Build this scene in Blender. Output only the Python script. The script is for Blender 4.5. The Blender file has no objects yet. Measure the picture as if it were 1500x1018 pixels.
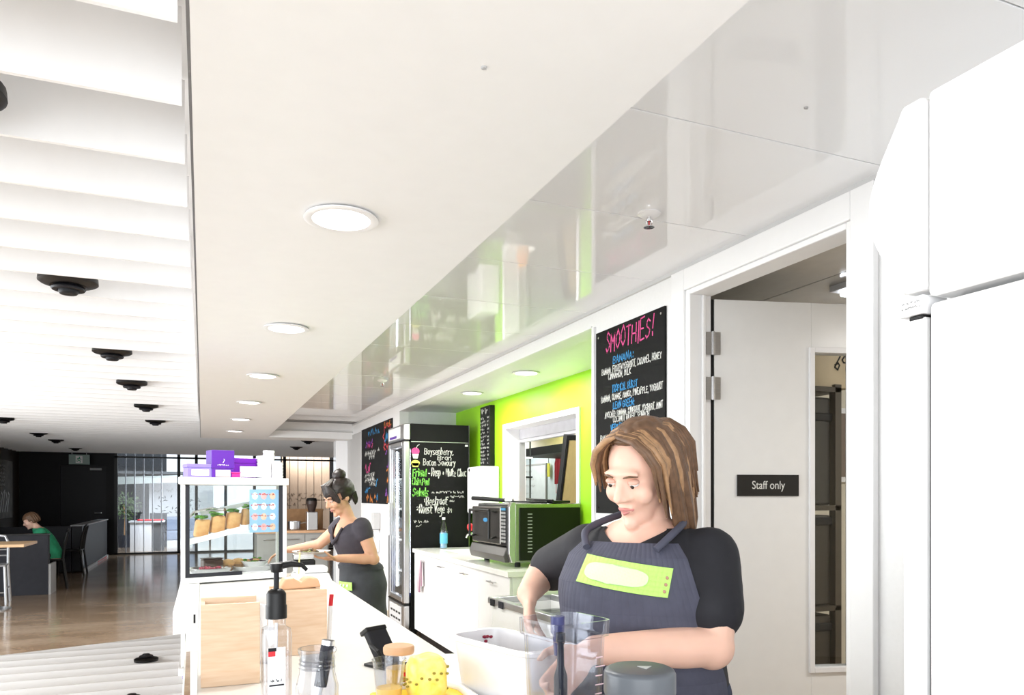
import bpy, bmesh, math, random
from mathutils import Vector, Matrix, noise as mnoise
random.seed(7)
C = bpy.context.scene.collection
S = bpy.context.scene
PI = math.pi
# ------------------------------------------------------------------ camera
cam_d = bpy.data.cameras.new('camera'); cam = bpy.data.objects.new('camera', cam_d); C.objects.link(cam)
cam.location = (0, 0, 1.42); cam.rotation_euler = (math.radians(90), 0, math.radians(-22.5))
cam_d.sensor_width = 36; cam_d.lens = 26.28; cam_d.shift_y = 218/1500; cam_d.clip_start = 0.02
S.camera = cam
# ------------------------------------------------------------------ light and exposure
S.view_settings.view_transform = 'Standard'; S.view_settings.look = 'None'
S.view_settings.exposure = 0.70; S.view_settings.gamma = 1; S.view_settings.use_curve_mapping = False
W = bpy.data.worlds.new('sky'); S.world = W; W.use_nodes = True
W.node_tree.nodes['Background'].inputs[0].default_value = (0.93, 0.97, 1.0, 1)
W.node_tree.nodes['Background'].inputs[1].default_value = 1.35
def area(name, loc, target, sx, sy, power, col=(1, 1, 1)):
    l = bpy.data.lights.new(name, 'AREA'); l.shape = 'RECTANGLE'; l.size = sx; l.size_y = sy; l.energy = power; l.color = col
    o = bpy.data.objects.new(name, l); C.objects.link(o); o.location = loc
    o.rotation_euler = (Vector(target) - Vector(loc)).to_track_quat('-Z', 'Y').to_euler()
    return o
area('daylight_fill_behind', (-1.0, -2.6, 1.3), (0.4, 4, 1.9), 4.5, 2.2, 80, (.94, .97, 1))  # added fill standing in for daylight from behind the camera
area('daylight_fill_left', (-4.6, 5.5, 1.2), (0.6, 5.5, 1.9), 7.0, 2.2, 215, (.93, .97, 1))  # added fill standing in for daylight from the open left side
area('kitchen_fill', (3.6, 6.6, 2.38), (3.6, 6.6, 0), 1.2, 0.4, 42, (1, .97, .9))  # added fill for the kitchen, no fixture modelled
area('kitchen_fill_far', (3.45, 9.3, 2.42), (3.6, 9.3, 0), .4, 1.2, 16, (1, .98, .94))  # second added fill, brightens the far half of the kitchen
area('store_lamp', (3.6, 1.3, 2.38), (3.6, 1.3, 0), 1.2, 0.2, 25, (1, .97, .93))
area('courtyard_fill', (-.2, 20.95, 2.0), (-1.5, 23.0, .7), 0.8, .3, 110, (.9, .95, 1))  # added fill to brighten the courtyard things, not a lamp of the place
area('timber_room_fill', (2.7, 20.9, 2.66), (2.7, 21.2, 1.2), 1.2, 0.2, 22, (1, .95, .88))  # added fill to brighten the timber panels, no fixture there

# ------------------------------------------------------------------ materials
MATS = {}
def mat(name, col, rough=0.5, metal=0.0, var=0.04, scale=14.0, bump=0.0, spec=0.5, coat=0.0, trans=0.0, emit=0.0, ior=1.45, alpha=1.0, sss=0.0, stretch=(1, 1, 1), col2=None, detail=3.0):
    if name in MATS: return MATS[name]
    m = bpy.data.materials.new(name); m.use_nodes = True
    nt = m.node_tree; b = nt.nodes['Principled BSDF']
    tc = nt.nodes.new('ShaderNodeTexCoord'); mp = nt.nodes.new('ShaderNodeMapping'); mp.inputs['Scale'].default_value = stretch
    nz = nt.nodes.new('ShaderNodeTexNoise'); nz.inputs['Scale'].default_value = scale; nz.inputs['Detail'].default_value = detail
    nt.links.new(tc.outputs['Object'], mp.inputs[0]); nt.links.new(mp.outputs[0], nz.inputs['Vector'])
    cr = nt.nodes.new('ShaderNodeValToRGB')
    c2 = col2 or tuple(max(0, c*(1-var*2)) for c in col)
    cr.color_ramp.elements[0].position = .3; cr.color_ramp.elements[1].position = .7
    cr.color_ramp.elements[0].color = (*c2, 1); cr.color_ramp.elements[1].color = (*col, 1)
    nt.links.new(nz.outputs[0], cr.inputs[0]); nt.links.new(cr.outputs[0], b.inputs['Base Color'])
    b.inputs['Roughness'].default_value = rough; b.inputs['Metallic'].default_value = metal
    b.inputs['Specular IOR Level'].default_value = spec; b.inputs['Coat Weight'].default_value = coat
    b.inputs['Transmission Weight'].default_value = trans; b.inputs['IOR'].default_value = ior; b.inputs['Alpha'].default_value = alpha
    if sss: b.inputs['Subsurface Weight'].default_value = sss; b.inputs['Subsurface Radius'].default_value = (.02, .008, .004)
    if emit: b.inputs['Emission Color'].default_value = (*col, 1); b.inputs['Emission Strength'].default_value = emit
    if bump:
        bp = nt.nodes.new('ShaderNodeBump'); bp.inputs['Strength'].default_value = bump; bp.inputs['Distance'].default_value = .01
        nt.links.new(nz.outputs[0], bp.inputs['Height']); nt.links.new(bp.outputs[0], b.inputs['Normal'])
    MATS[name] = m
    return m
def thin_glass(name, tint=(1, 1, 1), refl=1.0):
    m = bpy.data.materials.new(name); m.use_nodes = True; nt = m.node_tree
    for n in list(nt.nodes): nt.nodes.remove(n)
    N = nt.nodes.new; L = nt.links.new
    out = N('ShaderNodeOutputMaterial'); mx = N('ShaderNodeMixShader'); tr = N('ShaderNodeBsdfTransparent'); gl = N('ShaderNodeBsdfGlossy')
    lw = N('ShaderNodeLayerWeight'); pw = N('ShaderNodeMath'); pw.operation = 'POWER'; pw.inputs[1].default_value = 4
    ma = N('ShaderNodeMath'); ma.operation = 'MULTIPLY_ADD'; ma.inputs[1].default_value = .8*refl; ma.inputs[2].default_value = .035*refl; ma.use_clamp = True
    nz = N('ShaderNodeTexNoise'); nz.inputs['Scale'].default_value = 3; cr = N('ShaderNodeValToRGB')
    cr.color_ramp.elements[0].color = (*[c*.985 for c in tint], 1); cr.color_ramp.elements[1].color = (*tint, 1)
    L(nz.outputs[0], cr.inputs[0]); L(cr.outputs[0], tr.inputs[0]); gl.inputs['Roughness'].default_value = .01
    L(lw.outputs['Facing'], pw.inputs[0]); L(pw.outputs[0], ma.inputs[0]); L(ma.outputs[0], mx.inputs[0])
    L(tr.outputs[0], mx.inputs[1]); L(gl.outputs[0], mx.inputs[2]); L(mx.outputs[0], out.inputs[0])
    MATS[name] = m; return m
white = mat('white_paint', (.86, .86, .86), .45, var=.01)
wall_w = mat('wall_white', (.85, .85, .845), .5, var=.012, bump=.02, scale=60)
gloss = mat('gloss_panel', (.94, .95, .97), .035, var=.01, scale=2, spec=.3)
lam = mat('white_laminate', (.84, .84, .83), .25, var=.012)
top_w = mat('worktop_white', (.86, .85, .81), .2, var=.015, scale=40)
plast_w = mat('white_plastic', (.85, .85, .86), .3, var=.01)
black = mat('black_satin', (.006, .006, .0065), .42, var=.1, spec=.35)
chalk = mat('chalkboard', (.008, .008, .008), .6, var=.12, scale=9, spec=.2)
dark = mat('dark_charcoal', (.011, .0115, .015), .5, var=.1, spec=.3)
slate = mat('slate_grey', (.026, .027, .035), .6, var=.08, spec=.3)
steel = mat('brushed_steel', (.62, .62, .63), .28, 1.0, var=.06, scale=30, stretch=(1, 1, 20))
chrome = mat('chrome', (.75, .75, .76), .12, 1.0, var=.02)
alu = mat('aluminium', (.6, .61, .63), .3, .9, var=.03)
grey = mat('grey_paint', (.42, .42, .42), .5, var=.03)
lgrey = mat('light_grey', (.62, .62, .62), .45, var=.02)
lime = mat('lime_paint', (.29, .62, .012), .5, var=.015, scale=6)
woodl = mat('pale_ply', (.66, .45, .29), .5, var=.06, scale=7, stretch=(1.5, 1.5, 14), col2=(.74, .56, .40))
woodt = mat('timber_panel', (.74, .54, .39), .5, var=.05, scale=5, stretch=(12, 12, 1), col2=(.68, .48, .34))
woodb = mat('brown_wood', (.40, .22, .10), .5, var=.1, scale=8, stretch=(2, 12, 2))
terra = mat('terracotta_wood', (.76, .45, .26), .5, var=.1, scale=12)
skin = mat('skin', (.78, .49, .38), .5, var=.03, scale=20, sss=.12)
skin2 = mat('skin_tan', (.66, .37, .24), .5, var=.03, scale=20, sss=.1)
glass = thin_glass('clear_glass', (.97, .985, .98))
glassd = thin_glass('facade_glass', (.80, .83, .86), .9)
clearp = thin_glass('clear_plastic', (.93, .94, .965), 1.4)
red = mat('red_plastic', (.62, .02, .03), .35)
orange = mat('orange_skin', (.85, .30, .02), .4)
yellow = mat('yellow_food', (.93, .70, .05), .4, var=.1, scale=25)
green_l = mat('leaf_green', (.12, .36, .03), .5, var=.25, scale=30)
purple = mat('purple_card', (.10, .015, .33), .4, var=.03)
lilac = mat('lilac_card', (.26, .20, .60), .4, var=.03)
lampm = mat('lamp_glow', (1, .99, .96), .5, emit=4.0, var=0)
tubem = mat('tube_glow', (.85, .9, 1), .5, emit=9, var=0)
ink = {k: mat('chalk_'+k, v, .8, var=.12, scale=120) for k, v in dict(white=(.82, .82, .78), pink=(.85, .10, .33), blue=(.06, .36, .75), green=(.26, .78, .12), purple=(.36, .10, .58), orange=(.85, .28, .06), yellow=(.86, .80, .18), red=(.72, .08, .10)).items()}

# ------------------------------------------------------------------ mesh builder
class MB:
    def __init__(self): self.v = []; self.f = []; self.m = []
    def add(self, vs, fs, mi=0):
        n = len(self.v); self.v += [Vector(p) for p in vs]
        for f in fs: self.f.append([i+n for i in f]); self.m.append(mi)
        return self
    def box(self, x0, x1, y0, y1, z0, z1, mi=0, M=None):
        vs = [Vector((x, y, z)) for z in (z0, z1) for y in (y0, y1) for x in (x0, x1)]
        if M is not None: vs = [M @ p for p in vs]
        return self.add(vs, [(0, 2, 3, 1), (4, 5, 7, 6), (0, 1, 5, 4), (2, 6, 7, 3), (0, 4, 6, 2), (1, 3, 7, 5)], mi)
    def cyl(self, p0, p1, r0, r1=None, n=16, mi=0, caps=True):
        p0 = Vector(p0); p1 = Vector(p1); r1 = r0 if r1 is None else r1
        d = (p1-p0).normalized(); a = d.orthogonal().normalized(); b = d.cross(a)
        vs = []
        for p, r in ((p0, r0), (p1, r1)):
            for i in range(n):
                t = 2*PI*i/n; vs.append(p + a*math.cos(t)*r + b*math.sin(t)*r)
        fs = [(i, (i+1) % n, n+(i+1) % n, n+i) for i in range(n)]
        if caps: fs += [tuple(range(n-1, -1, -1)), tuple(range(n, 2*n))]
        return self.add(vs, fs, mi)
    def tube(self, pts, r, n=8, mi=0, caps=True):
        pts = [Vector(p) for p in pts]; rs = r if isinstance(r, (list, tuple)) else [r]*len(pts)
        vs = []; prev = None
        for i, p in enumerate(pts):
            d = (pts[min(i+1, len(pts)-1)] - pts[max(i-1, 0)]).normalized()
            if prev is None: a = d.orthogonal().normalized()
            else:
                a = prev - d*prev.dot(d); a = a.normalized() if a.length > 1e-5 else d.orthogonal().normalized()
            prev = a; b = d.cross(a)
            for k in range(n):
                t = 2*PI*k/n; vs.append(p + (a*math.cos(t) + b*math.sin(t))*rs[i])
        fs = []
        for i in range(len(pts)-1):
            for k in range(n): fs.append((i*n+k, i*n+(k+1) % n, (i+1)*n+(k+1) % n, (i+1)*n+k))
        if caps: fs += [tuple(range(n-1, -1, -1)), tuple(range((len(pts)-1)*n, len(pts)*n))]
        return self.add(vs, fs, mi)
    def lathe(self, prof, c=(0, 0, 0), n=28, mi=0, sq=None):
        # prof: (radius, z) pairs; sq: power of a superellipse for squared sections
        c = Vector(c); vs = []
        for r, z in prof:
            for k in range(n):
                t = 2*PI*k/n; x, y = math.cos(t), math.sin(t)
                if sq:
                    s = (abs(x)**sq + abs(y)**sq)**(-1/sq); x, y = x*s, y*s
                vs.append(c + Vector((x*r, y*r, z)))
        fs = []
        for i in range(len(prof)-1):
            for k in range(n): fs.append((i*n+k, i*n+(k+1) % n, (i+1)*n+(k+1) % n, (i+1)*n+k))
        if prof[0][0] > 1e-4: fs.append(tuple(range(n-1, -1, -1)))
        if prof[-1][0] > 1e-4: fs.append(tuple(range((len(prof)-1)*n, len(prof)*n)))
        return self.add(vs, fs, mi)
    def ell(self, c, r, n=16, m=10, mi=0, M=None):
        c = Vector(c); vs = []; fs = []
        for i in range(m+1):
            ph = PI*i/m
            for k in range(n):
                t = 2*PI*k/n; p = Vector((r[0]*math.sin(ph)*math.cos(t), r[1]*math.sin(ph)*math.sin(t), -r[2]*math.cos(ph)))
                vs.append(c + (M @ p if M is not None else p))
        for i in range(m):
            for k in range(n): fs.append((i*n+k, i*n+(k+1) % n, (i+1)*n+(k+1) % n, (i+1)*n+k))
        return self.add(vs, fs, mi)
    def loft(self, rings, n=20, mi=0, caps=True):
        # rings: (centre, radius along x, radius along y[, tilt matrix])
        vs = []
        for rg in rings:
            c, a, b = Vector(rg[0]), rg[1], rg[2]; T = rg[3] if len(rg) > 3 else None
            for k in range(n):
                t = 2*PI*k/n; p = Vector((a*math.cos(t), b*math.sin(t), 0)); vs.append(c + (T @ p if T is not None else p))
        fs = []
        for i in range(len(rings)-1):
            for k in range(n): fs.append((i*n+k, i*n+(k+1) % n, (i+1)*n+(k+1) % n, (i+1)*n+k))
        if caps: fs += [tuple(range(n-1, -1, -1)), tuple(range((len(rings)-1)*n, len(rings)*n))]
        return self.add(vs, fs, mi)
    def prism(self, poly, o, u, v, d, mi=0):
        o, u, v, d = Vector(o), Vector(u), Vector(v), Vector(d); n = len(poly)
        vs = [o + u*a + v*b for a, b in poly] + [o + u*a + v*b + d for a, b in poly]
        fs = [tuple(range(n-1, -1, -1)), tuple(range(n, 2*n))] + [(i, (i+1) % n, n+(i+1) % n, n+i) for i in range(n)]
        return self.add(vs, fs, mi)
    def spline(self, pts, r, n=8, k=6, mi=0):
        # a tube through points, rounded between them
        P = [Vector(p) for p in pts]; q = []
        for i in range(len(P)-1):
            a, b, c, d = P[max(i-1, 0)], P[i], P[i+1], P[min(i+2, len(P)-1)]
            for j in range(k):
                t = j/k; q.append(.5*((2*b)+(c-a)*t+(2*a-5*b+4*c-d)*t*t+(3*b-a-3*c+d)*t**3))
        q.append(P[-1]); return self.tube(q, r, n, mi)
    def build(self, name, mats, parent=None, smooth=False, bevel=0, loc=None, solid=0, kind=None, sub=0):
        me = bpy.data.meshes.new(name); me.from_pydata([tuple(p) for p in self.v], [], self.f)
        ms = mats if isinstance(mats, (list, tuple)) else [mats]
        for m in ms: me.materials.append(m)
        for p, i in zip(me.polygons, self.m): p.material_index = min(i, len(ms)-1); p.use_smooth = smooth
        bm = bmesh.new(); bm.from_mesh(me); bmesh.ops.recalc_face_normals(bm, faces=bm.faces); bm.to_mesh(me); bm.free()
        o = bpy.data.objects.new(name, me); C.objects.link(o)
        if parent is not None: o.parent = parent
        if loc is not None: o.location = loc
        if solid:
            s = o.modifiers.new('solid', 'SOLIDIFY'); s.thickness = solid; s.offset = 0
        if bevel:
            b = o.modifiers.new('bevel', 'BEVEL'); b.width = bevel; b.segments = 2; b.limit_method = 'ANGLE'; b.angle_limit = .7
        if sub:
            s = o.modifiers.new('sub', 'SUBSURF'); s.levels = sub; s.render_levels = sub
        if smooth:
            try:
                w = o.modifiers.new('wn', 'WEIGHTED_NORMAL'); w.keep_sharp = True
                me.set_sharp_from_angle(angle=.8)
            except Exception: pass
        if kind: o['kind'] = kind
        return o
def tag(o, label, cat, group=None, kind=None):
    o['label'] = label; o['category'] = cat
    if group: o['group'] = group
    if kind: o['kind'] = kind
    return o
def T(name, label, cat, loc=(0, 0, 0), rz=0.0, group=None):
    o = bpy.data.objects.new(name, None); C.objects.link(o); o.location = loc; o.rotation_euler = (0, 0, rz); o.empty_display_size = .05
    return tag(o, label, cat, group)
def dup(root, loc, label, rz=None):
    r = root.copy(); C.objects.link(r); r.location = loc; r['label'] = label
    if rz is not None: r.rotation_euler = (0, 0, rz)
    for ch in list(root.children):
        c = ch.copy(); C.objects.link(c); c.parent = r
        for g in list(ch.children):
            d = g.copy(); C.objects.link(d); d.parent = c
    return r
def B(*a, mi=0, M=None): return MB().box(*a, mi=mi, M=M)
def struct(name, mb, m, bevel=0, parent=None, smooth=False):
    o = mb.build(name, m, parent, bevel=bevel, smooth=smooth)
    if parent is None: o['kind'] = 'structure'
    return o
# ------------------------------------------------------------------ handwriting: pen strokes on a 4 x 6 grid (baseline at y = 2)
GL = dict(A='02 28 42|14 34', B='02 08 28 47 35 05|35 43 32 02', C='47 38 18 06 04 12 32 43', D='02 08 28 46 44 22 02', E='42 02 08 48|05 35', F='02 08 48|05 35', G='47 28 06 04 22 43 45 25',
 H='02 08|42 48|05 45', I='12 18', J='38 33 12 03', K='02 08|48 05 42', L='08 02 42', M='02 08 25 48 42', N='02 08 42 48', O='28 06 04 22 44 46 28', P='02 08 38 46 35 05', Q='28 06 04 22 44 46 28|33 42',
 R='02 08 38 46 35 05|25 42', S='47 28 17 16 35 44 33 12 03', T='08 48|28 22', U='08 03 22 43 48', V='08 22 48', W='08 12 26 32 48', X='02 48|08 42', Y='08 25 48|25 22', Z='08 48 02 42',
 a='36 16 04 13 22 33|36 32', b='08 02 22 34 26 05', c='36 16 04 12 32', d='38 32|33 12 04 16 35', e='04 34 35 26 05 03 12 32', f='38 28 17 12|05 25', g='36 16 04 13 33|36 31 20 00', h='08 02|05 26 34 32',
 i='12 16|17 18', j='26 21 10|27 28', k='08 02|36 04 32', l='18 12', m='02 06|05 16 25 22|25 36 45 42', n='02 06|05 26 34 32', o='26 05 03 22 34 35 26', p='06 00|05 26 35 33 22 03', q='36 30|35 16 04 12 33',
 r='02 06|05 26', s='36 16 05 33 22 02', t='18 13 22 32|06 36', u='06 03 12 33|36 32', v='06 22 36', w='06 12 24 32 46', x='02 36|06 32', y='06 23|36 10', z='06 36 02 32',
 n1='17 28 22', n2='07 28 37 35 02 32', n4='32 38 04 44', n6='38 15 03 22 34 25 04', n9='32 36 28 06 15 35', n0='28 06 04 22 44 46 28')
GL.update({',': '12 01', '.': '12 13', ':': '12 13|15 16', '!': '12 13|14 28', '+': '14 34|25 23', '-': '14 34', '$': '47 28 06 35 43 22 03|29 21', '&': '42 07 18 27 04 12 33'})
def stroke(mb, pts, w, nrm, mi=0):
    for p, q in zip(pts, pts[1:]):
        d = q-p
        if d.length < 1e-6: continue
        d.normalize(); s = nrm.cross(d)*w*.5; e = d*w*.4
        mb.add([p-s-e, q-s+e, q+s+e, p+s-e], [(0, 1, 2, 3)], mi)
def write(mb, s, o, u, v, h, w, jit=.25, slant=.1, narrow=.8, mi=0, width=None):
    # s written from o along u with up v; h = capital height; width fits the line to a length
    o, u, v = Vector(o), Vector(u).normalized(), Vector(v).normalized(); n = u.cross(v)
    rnd = random.Random(len(s)*7+int(h*1000)); out = []; x = 0
    for chh in s:
        if chh == ' ': x += 3; continue
        g = GL.get('n'+chh) if chh.isdigit() else GL.get(chh)
        if not g: x += 2; continue
        k = rnd.uniform(.9, 1.1); dy = rnd.uniform(-.3, .3); mx = 0
        for st in g.split('|'):
            pl = []
            for t in st.split():
                a, b = int(t[0]), int(t[1])-2; mx = max(mx, a)
                a += rnd.uniform(-jit, jit); b = b*k + dy + rnd.uniform(-jit, jit)
                pl.append((x+a+b*slant, b))
            out.append(pl)
        x += mx+1.5
    sx = h/6*narrow if width is None else width/max(x, 1)
    for pl in out: stroke(mb, [o + u*(a*sx) + v*(b*h/6) for a, b in pl], w, n, mi)
def scribble(mb, o, u, v, length, h, w, mi=0, seed=0):
    # a hand-written line too far away to read
    o, u, v = Vector(o), Vector(u).normalized(), Vector(v).normalized(); n = u.cross(v); r = random.Random(seed); x = 0; pl = []
    while x < length:
        if r.random() < .16 and len(pl) > 3:
            stroke(mb, pl, w, n, mi); pl = []; x += h*.7; continue
        pl.append(o + u*x + v*(r.choice((0, .1, .55, .65, 1))*h)); x += h*r.uniform(.16, .34)
    if len(pl) > 1: stroke(mb, pl, w, n, mi)
# ================================================================== the setting
def floor_mat():
    m = bpy.data.materials.new('polished_concrete'); m.use_nodes = True; nt = m.node_tree; b = nt.nodes['Principled BSDF']
    tc = nt.nodes.new('ShaderNodeTexCoord'); n1 = nt.nodes.new('ShaderNodeTexNoise'); n1.inputs['Scale'].default_value = .9; n1.inputs['Detail'].default_value = 8; n1.inputs['Roughness'].default_value = .65
    n2 = nt.nodes.new('ShaderNodeTexNoise'); n2.inputs['Scale'].default_value = 22; n2.inputs['Detail'].default_value = 4
    mp = nt.nodes.new('ShaderNodeMapping'); mp.inputs['Scale'].default_value = (.7, 1.6, 1)
    nt.links.new(tc.outputs['Object'], mp.inputs[0]); nt.links.new(mp.outputs[0], n1.inputs['Vector']); nt.links.new(tc.outputs['Object'], n2.inputs['Vector'])
    cr = nt.nodes.new('ShaderNodeValToRGB'); e = cr.color_ramp.elements
    e[0].position = .32; e[0].color = (.27, .175, .105, 1); e[1].position = .68; e[1].color = (.50, .38, .275, 1)
    c2 = nt.nodes.new('ShaderNodeValToRGB'); c2.color_ramp.elements[0].color = (.8, .8, .8, 1); c2.color_ramp.elements[0].position = .35; c2.color_ramp.elements[1].position = .65
    mx = nt.nodes.new('ShaderNodeMixRGB'); mx.blend_type = 'MULTIPLY'; mx.inputs[0].default_value = .7
    nt.links.new(n1.outputs[0], cr.inputs[0]); nt.links.new(n2.outputs[0], c2.inputs[0]); nt.links.new(cr.outputs[0], mx.inputs[1]); nt.links.new(c2.outputs[0], mx.inputs[2]); nt.links.new(mx.outputs[0], b.inputs['Base Color'])
    b.inputs['Roughness'].default_value = .13; b.inputs['Specular IOR Level'].default_value = .6
    return m
struct('floor', B(-7, 5.6, -4, 30, -.1, 0), floor_mat())

# slatted ceiling over the hall: every blade a piece
ceil_ = struct('ceiling', B(-4.05, 4.2, -.2, 20.6, 2.72, 2.78), white)
def slat_mesh(x0, x1):
    return B(x0, x1, -.007, .007, 0, .255)
sa = slat_mesh(-3.94, -.05).build('slat', white, ceil_, loc=(0, 1.4, 2.45))
sb = slat_mesh(-3.94, 3.38).build('slat', white, ceil_, loc=(0, 11.525, 2.45))
k = 1
while 1.4+.375*k < 20.4:
    y = 1.4+.375*k
    if abs(y-11.525) > .01:
        o = (sa if y < 10.9 else sb).copy(); C.objects.link(o); o.location = (0, y, 2.45); o.parent = ceil_
    k += 1
# white soffit over the counter
bh = struct('bulkhead', B(-.02, .835, -1.6, 11.35, 2.24, 2.715), white)
B(-.026, -.0205, -1.6, 11.3, 2.241, 2.285).build('gap_shade_strip', mat('gap_shade', (.18, .18, .19), .35, .7), bh)  # dark strip imitating the shadow gap between soffit and slats
struct('crossbeam', B(.836, 2.0, 10.8, 11.35, 2.24, 2.46), white)
struct('trim_1', B(.836, 2.0, 10.785, 10.799, 2.33, 2.345), lgrey)
# glossy ceiling panels between soffit and wall
gc = struct('ceiling.001', B(.836, 2.0, -1.6, 10.8, 2.458, 2.50), mat('shadow_gap', (.25, .25, .25), .7))
y0 = 1.71-.665*5
pan = B(.838, 1.998, .002, .663, 2.449, 2.456).build('panel', gloss, gc, loc=(0, y0, 0), bevel=.0015)
for k in range(1, 19):
    if y0+.665*(k+1) > 10.82: break
    o = pan.copy(); C.objects.link(o); o.parent = gc; o.location = (0, y0+.665*k, 0)
# right wall, from the camera outwards
wr = MB()
wr.box(2.0, 2.1, -1.6, 1.854, 0, 2.458)          # beside the staff door
wr.box(2.0, 2.1, 1.854, 2.777, 2.335, 2.458)     # over the door
wr.box(2.0, 2.1, 2.777, 3.645, 0, 2.458)         # behind the smoothie board
wr.box(2.0, 2.12, 3.645, 8.05, 2.35, 2.458)      # beam over the niche
wr.box(2.0, 2.1, 8.05, 11.35, 0, 2.458)          # beyond the drinks fridge
struct('wall_right', wr, wall_w)
ns = MB(); ns.box(2.1, 2.65, 3.56, 3.645, 0, 2.40); ns.box(2.1, 2.65, 8.05, 8.15, 0, 2.40)
struct('wall_niche', ns, mat('niche_white', (.74, .75, .74), .5, var=.02))
struct('ceiling.002', B(2.121, 2.66, 3.645, 8.05, 2.36, 2.42), white)
gw = MB(); gw.box(2.65, 2.85, 3.30, 5.04, 0, 2.40); gw.box(2.65, 2.85, 6.60, 8.15, 0, 2.40); gw.box(2.65, 2.85, 5.04, 6.60, 0, 1.12); gw.box(2.65, 2.85, 5.04, 6.60, 2.10, 2.40)
struct('wall_back', gw, lime)
# pass-through opening to the kitchen
fr = MB(); w_ = .045
fr.box(2.635, 2.86, 5.04, 5.04+w_, 1.12, 2.10); fr.box(2.635, 2.86, 6.6-w_, 6.6, 1.12, 2.10); fr.box(2.635, 2.86, 5.04+w_, 6.6-w_, 2.10-w_, 2.10); fr.box(2.60, 2.88, 5.04+w_, 6.6-w_, 1.12, 1.155)
win = struct('window_1', fr, plast_w, bevel=.003)
sh = MB(); sh.box(2.79, 2.83, 5.09, 6.55, 1.96, 2.055); sh.box(2.785, 2.835, 5.09, 6.55, 1.93, 1.958)
sh.build('roller_shutter', mat('shutter_grey', (.60, .59, .63), .4, .2), win, bevel=.003)
B(2.78, 2.84, 6.53, 6.554, 1.156, 1.93).build('shutter_track', grey, win)
# mouldings along the top of the right wall
struct('trim_2', B(1.985, 2.0, -1.6, 10.79, 2.432, 2.449), lgrey)
struct('trim_3', B(1.99, 2.0, 3.66, 8.04, 2.351, 2.362), white)
struct('trim_4', B(1.985, 2.0, 3.62, 3.645, .0, 2.35), plast_w)
struct('baseboard_right', B(1.985, 2.0, 8.32, 11.34, 0, .09), mat('base_cream', (.66, .58, .45), .5))
struct('wall_panel', B(1.99, 2.0, 10.2, 11.18, .1, 2.30), mat('panel_grey', (.50, .49, .48), .5, var=.02))
struct('column', B(1.82, 1.999, 11.18, 11.40, 0, 2.24), gloss, bevel=.004)
# staff door: frame, open leaf with vision panel
df = MB()
df.box(1.975, 2.0, 2.777, 2.875, 0, 2.43); df.box(1.975, 2.0, 1.76, 1.854, 0, 2.43); df.box(1.975, 2.0, 1.854, 2.777, 2.335, 2.43)
df.box(1.985, 2.10, 2.745, 2.777, 0, 2.335); df.box(1.985, 2.10, 1.854, 1.88, 0, 2.335); df.box(1.985, 2.10, 1.88, 2.745, 2.312, 2.335)
df.box(2.045, 2.062, 2.73, 2.745, 0, 2.312)
struct('trim_5', df, white, bevel=.004)
rzl = math.atan2(-.25, .968)
door = bpy.data.objects.new('door_1', None); C.objects.link(door); door.location = (2.10, 2.74, 0); door.rotation_euler = (0, 0, rzl); door['kind'] = 'structure'
lf = MB(); a, b_, zb, zt = .475, .688, .63, 2.085
lf.box(.012, a, 0, .042, .012, 2.30); lf.box(b_, .86, 0, .042, .012, 2.30); lf.box(a, b_, 0, .042, .012, zb); lf.box(a, b_, 0, .042, zt, 2.30)
lf.build('door_leaf', lam, door, bevel=.002)
vf = MB()
for q in ((a-.012, a+.012, zb-.012, zt+.012), (b_-.012, b_+.012, zb-.012, zt+.012)): vf.box(q[0], q[1], -.012, .054, q[2], q[3])
vf.box(a+.012, b_-.012, -.012, .054, zb-.012, zb+.012); vf.box(a+.012, b_-.012, -.012, .054, zt-.012, zt+.012)
vf.build('vision_frame', plast_w, door, bevel=.002)
B(a+.012, b_-.012, .018, .024, zb+.012, zt-.012).build('pane', glass, door)
B(0.0, .011, .004, .03, .012, 2.30).build('door_seal', black, door)
sg = B(.117, .411, -.007, 0, 1.421, 1.517).build('door_sign', mat('sign_black', (.016, .015, .014), .4), door, bevel=.0008)
def font_text(s, size, name, m, parent, M, ext=.0006, sx=1.0):
    cu = bpy.data.curves.new(name, 'FONT'); cu.body = s; cu.size = size; cu.extrude = ext; cu.align_x = 'CENTER'; cu.align_y = 'CENTER'
    t = bpy.data.objects.new(name, cu); C.objects.link(t); bpy.context.view_layer.update()
    me = bpy.data.meshes.new_from_object(t.evaluated_get(bpy.context.evaluated_depsgraph_get())); bpy.data.objects.remove(t); bpy.data.curves.remove(cu)
    me.materials.clear(); me.materials.append(m); me.transform(M @ Matrix.Diagonal((sx, 1, 1, 1)))
    o = bpy.data.objects.new(name, me); C.objects.link(o); o.parent = parent; return o
XZ = Matrix(((1, 0, 0, 0), (0, 0, -1, 0), (0, 1, 0, 0), (0, 0, 0, 1)))   # writes on a face that looks along -y
font_text('Staff only', .052, 'lettering', ink['white'], sg, Matrix.Translation((.264, -.0082, 1.469)) @ XZ, sx=.82)
for z in (2.10, 1.90):
    q = MB(); q.box(-.033, .034, -.016, -.012, z-.05, z+.05); q.cyl((0, -.016, z-.052), (0, -.016, z+.052), .0075, n=12)
    for i in range(3): q.cyl((-.022, -.0165, z-.035+.035*i), (-.022, -.0155, z-.035+.035*i), .004, n=8); q.cyl((.023, -.0165, z-.035+.035*i), (.023, -.0155, z-.035+.035*i), .004, n=8)
    q.build('hinge', steel, door)
hd = MB(); hd.cyl((.81, 0, 1.02), (.81, -.05, 1.02), .012); hd.cyl((.81, -.05, 1.02), (.70, -.05, 1.02), .010)
hd.build('door_handle', steel, door)

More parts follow.
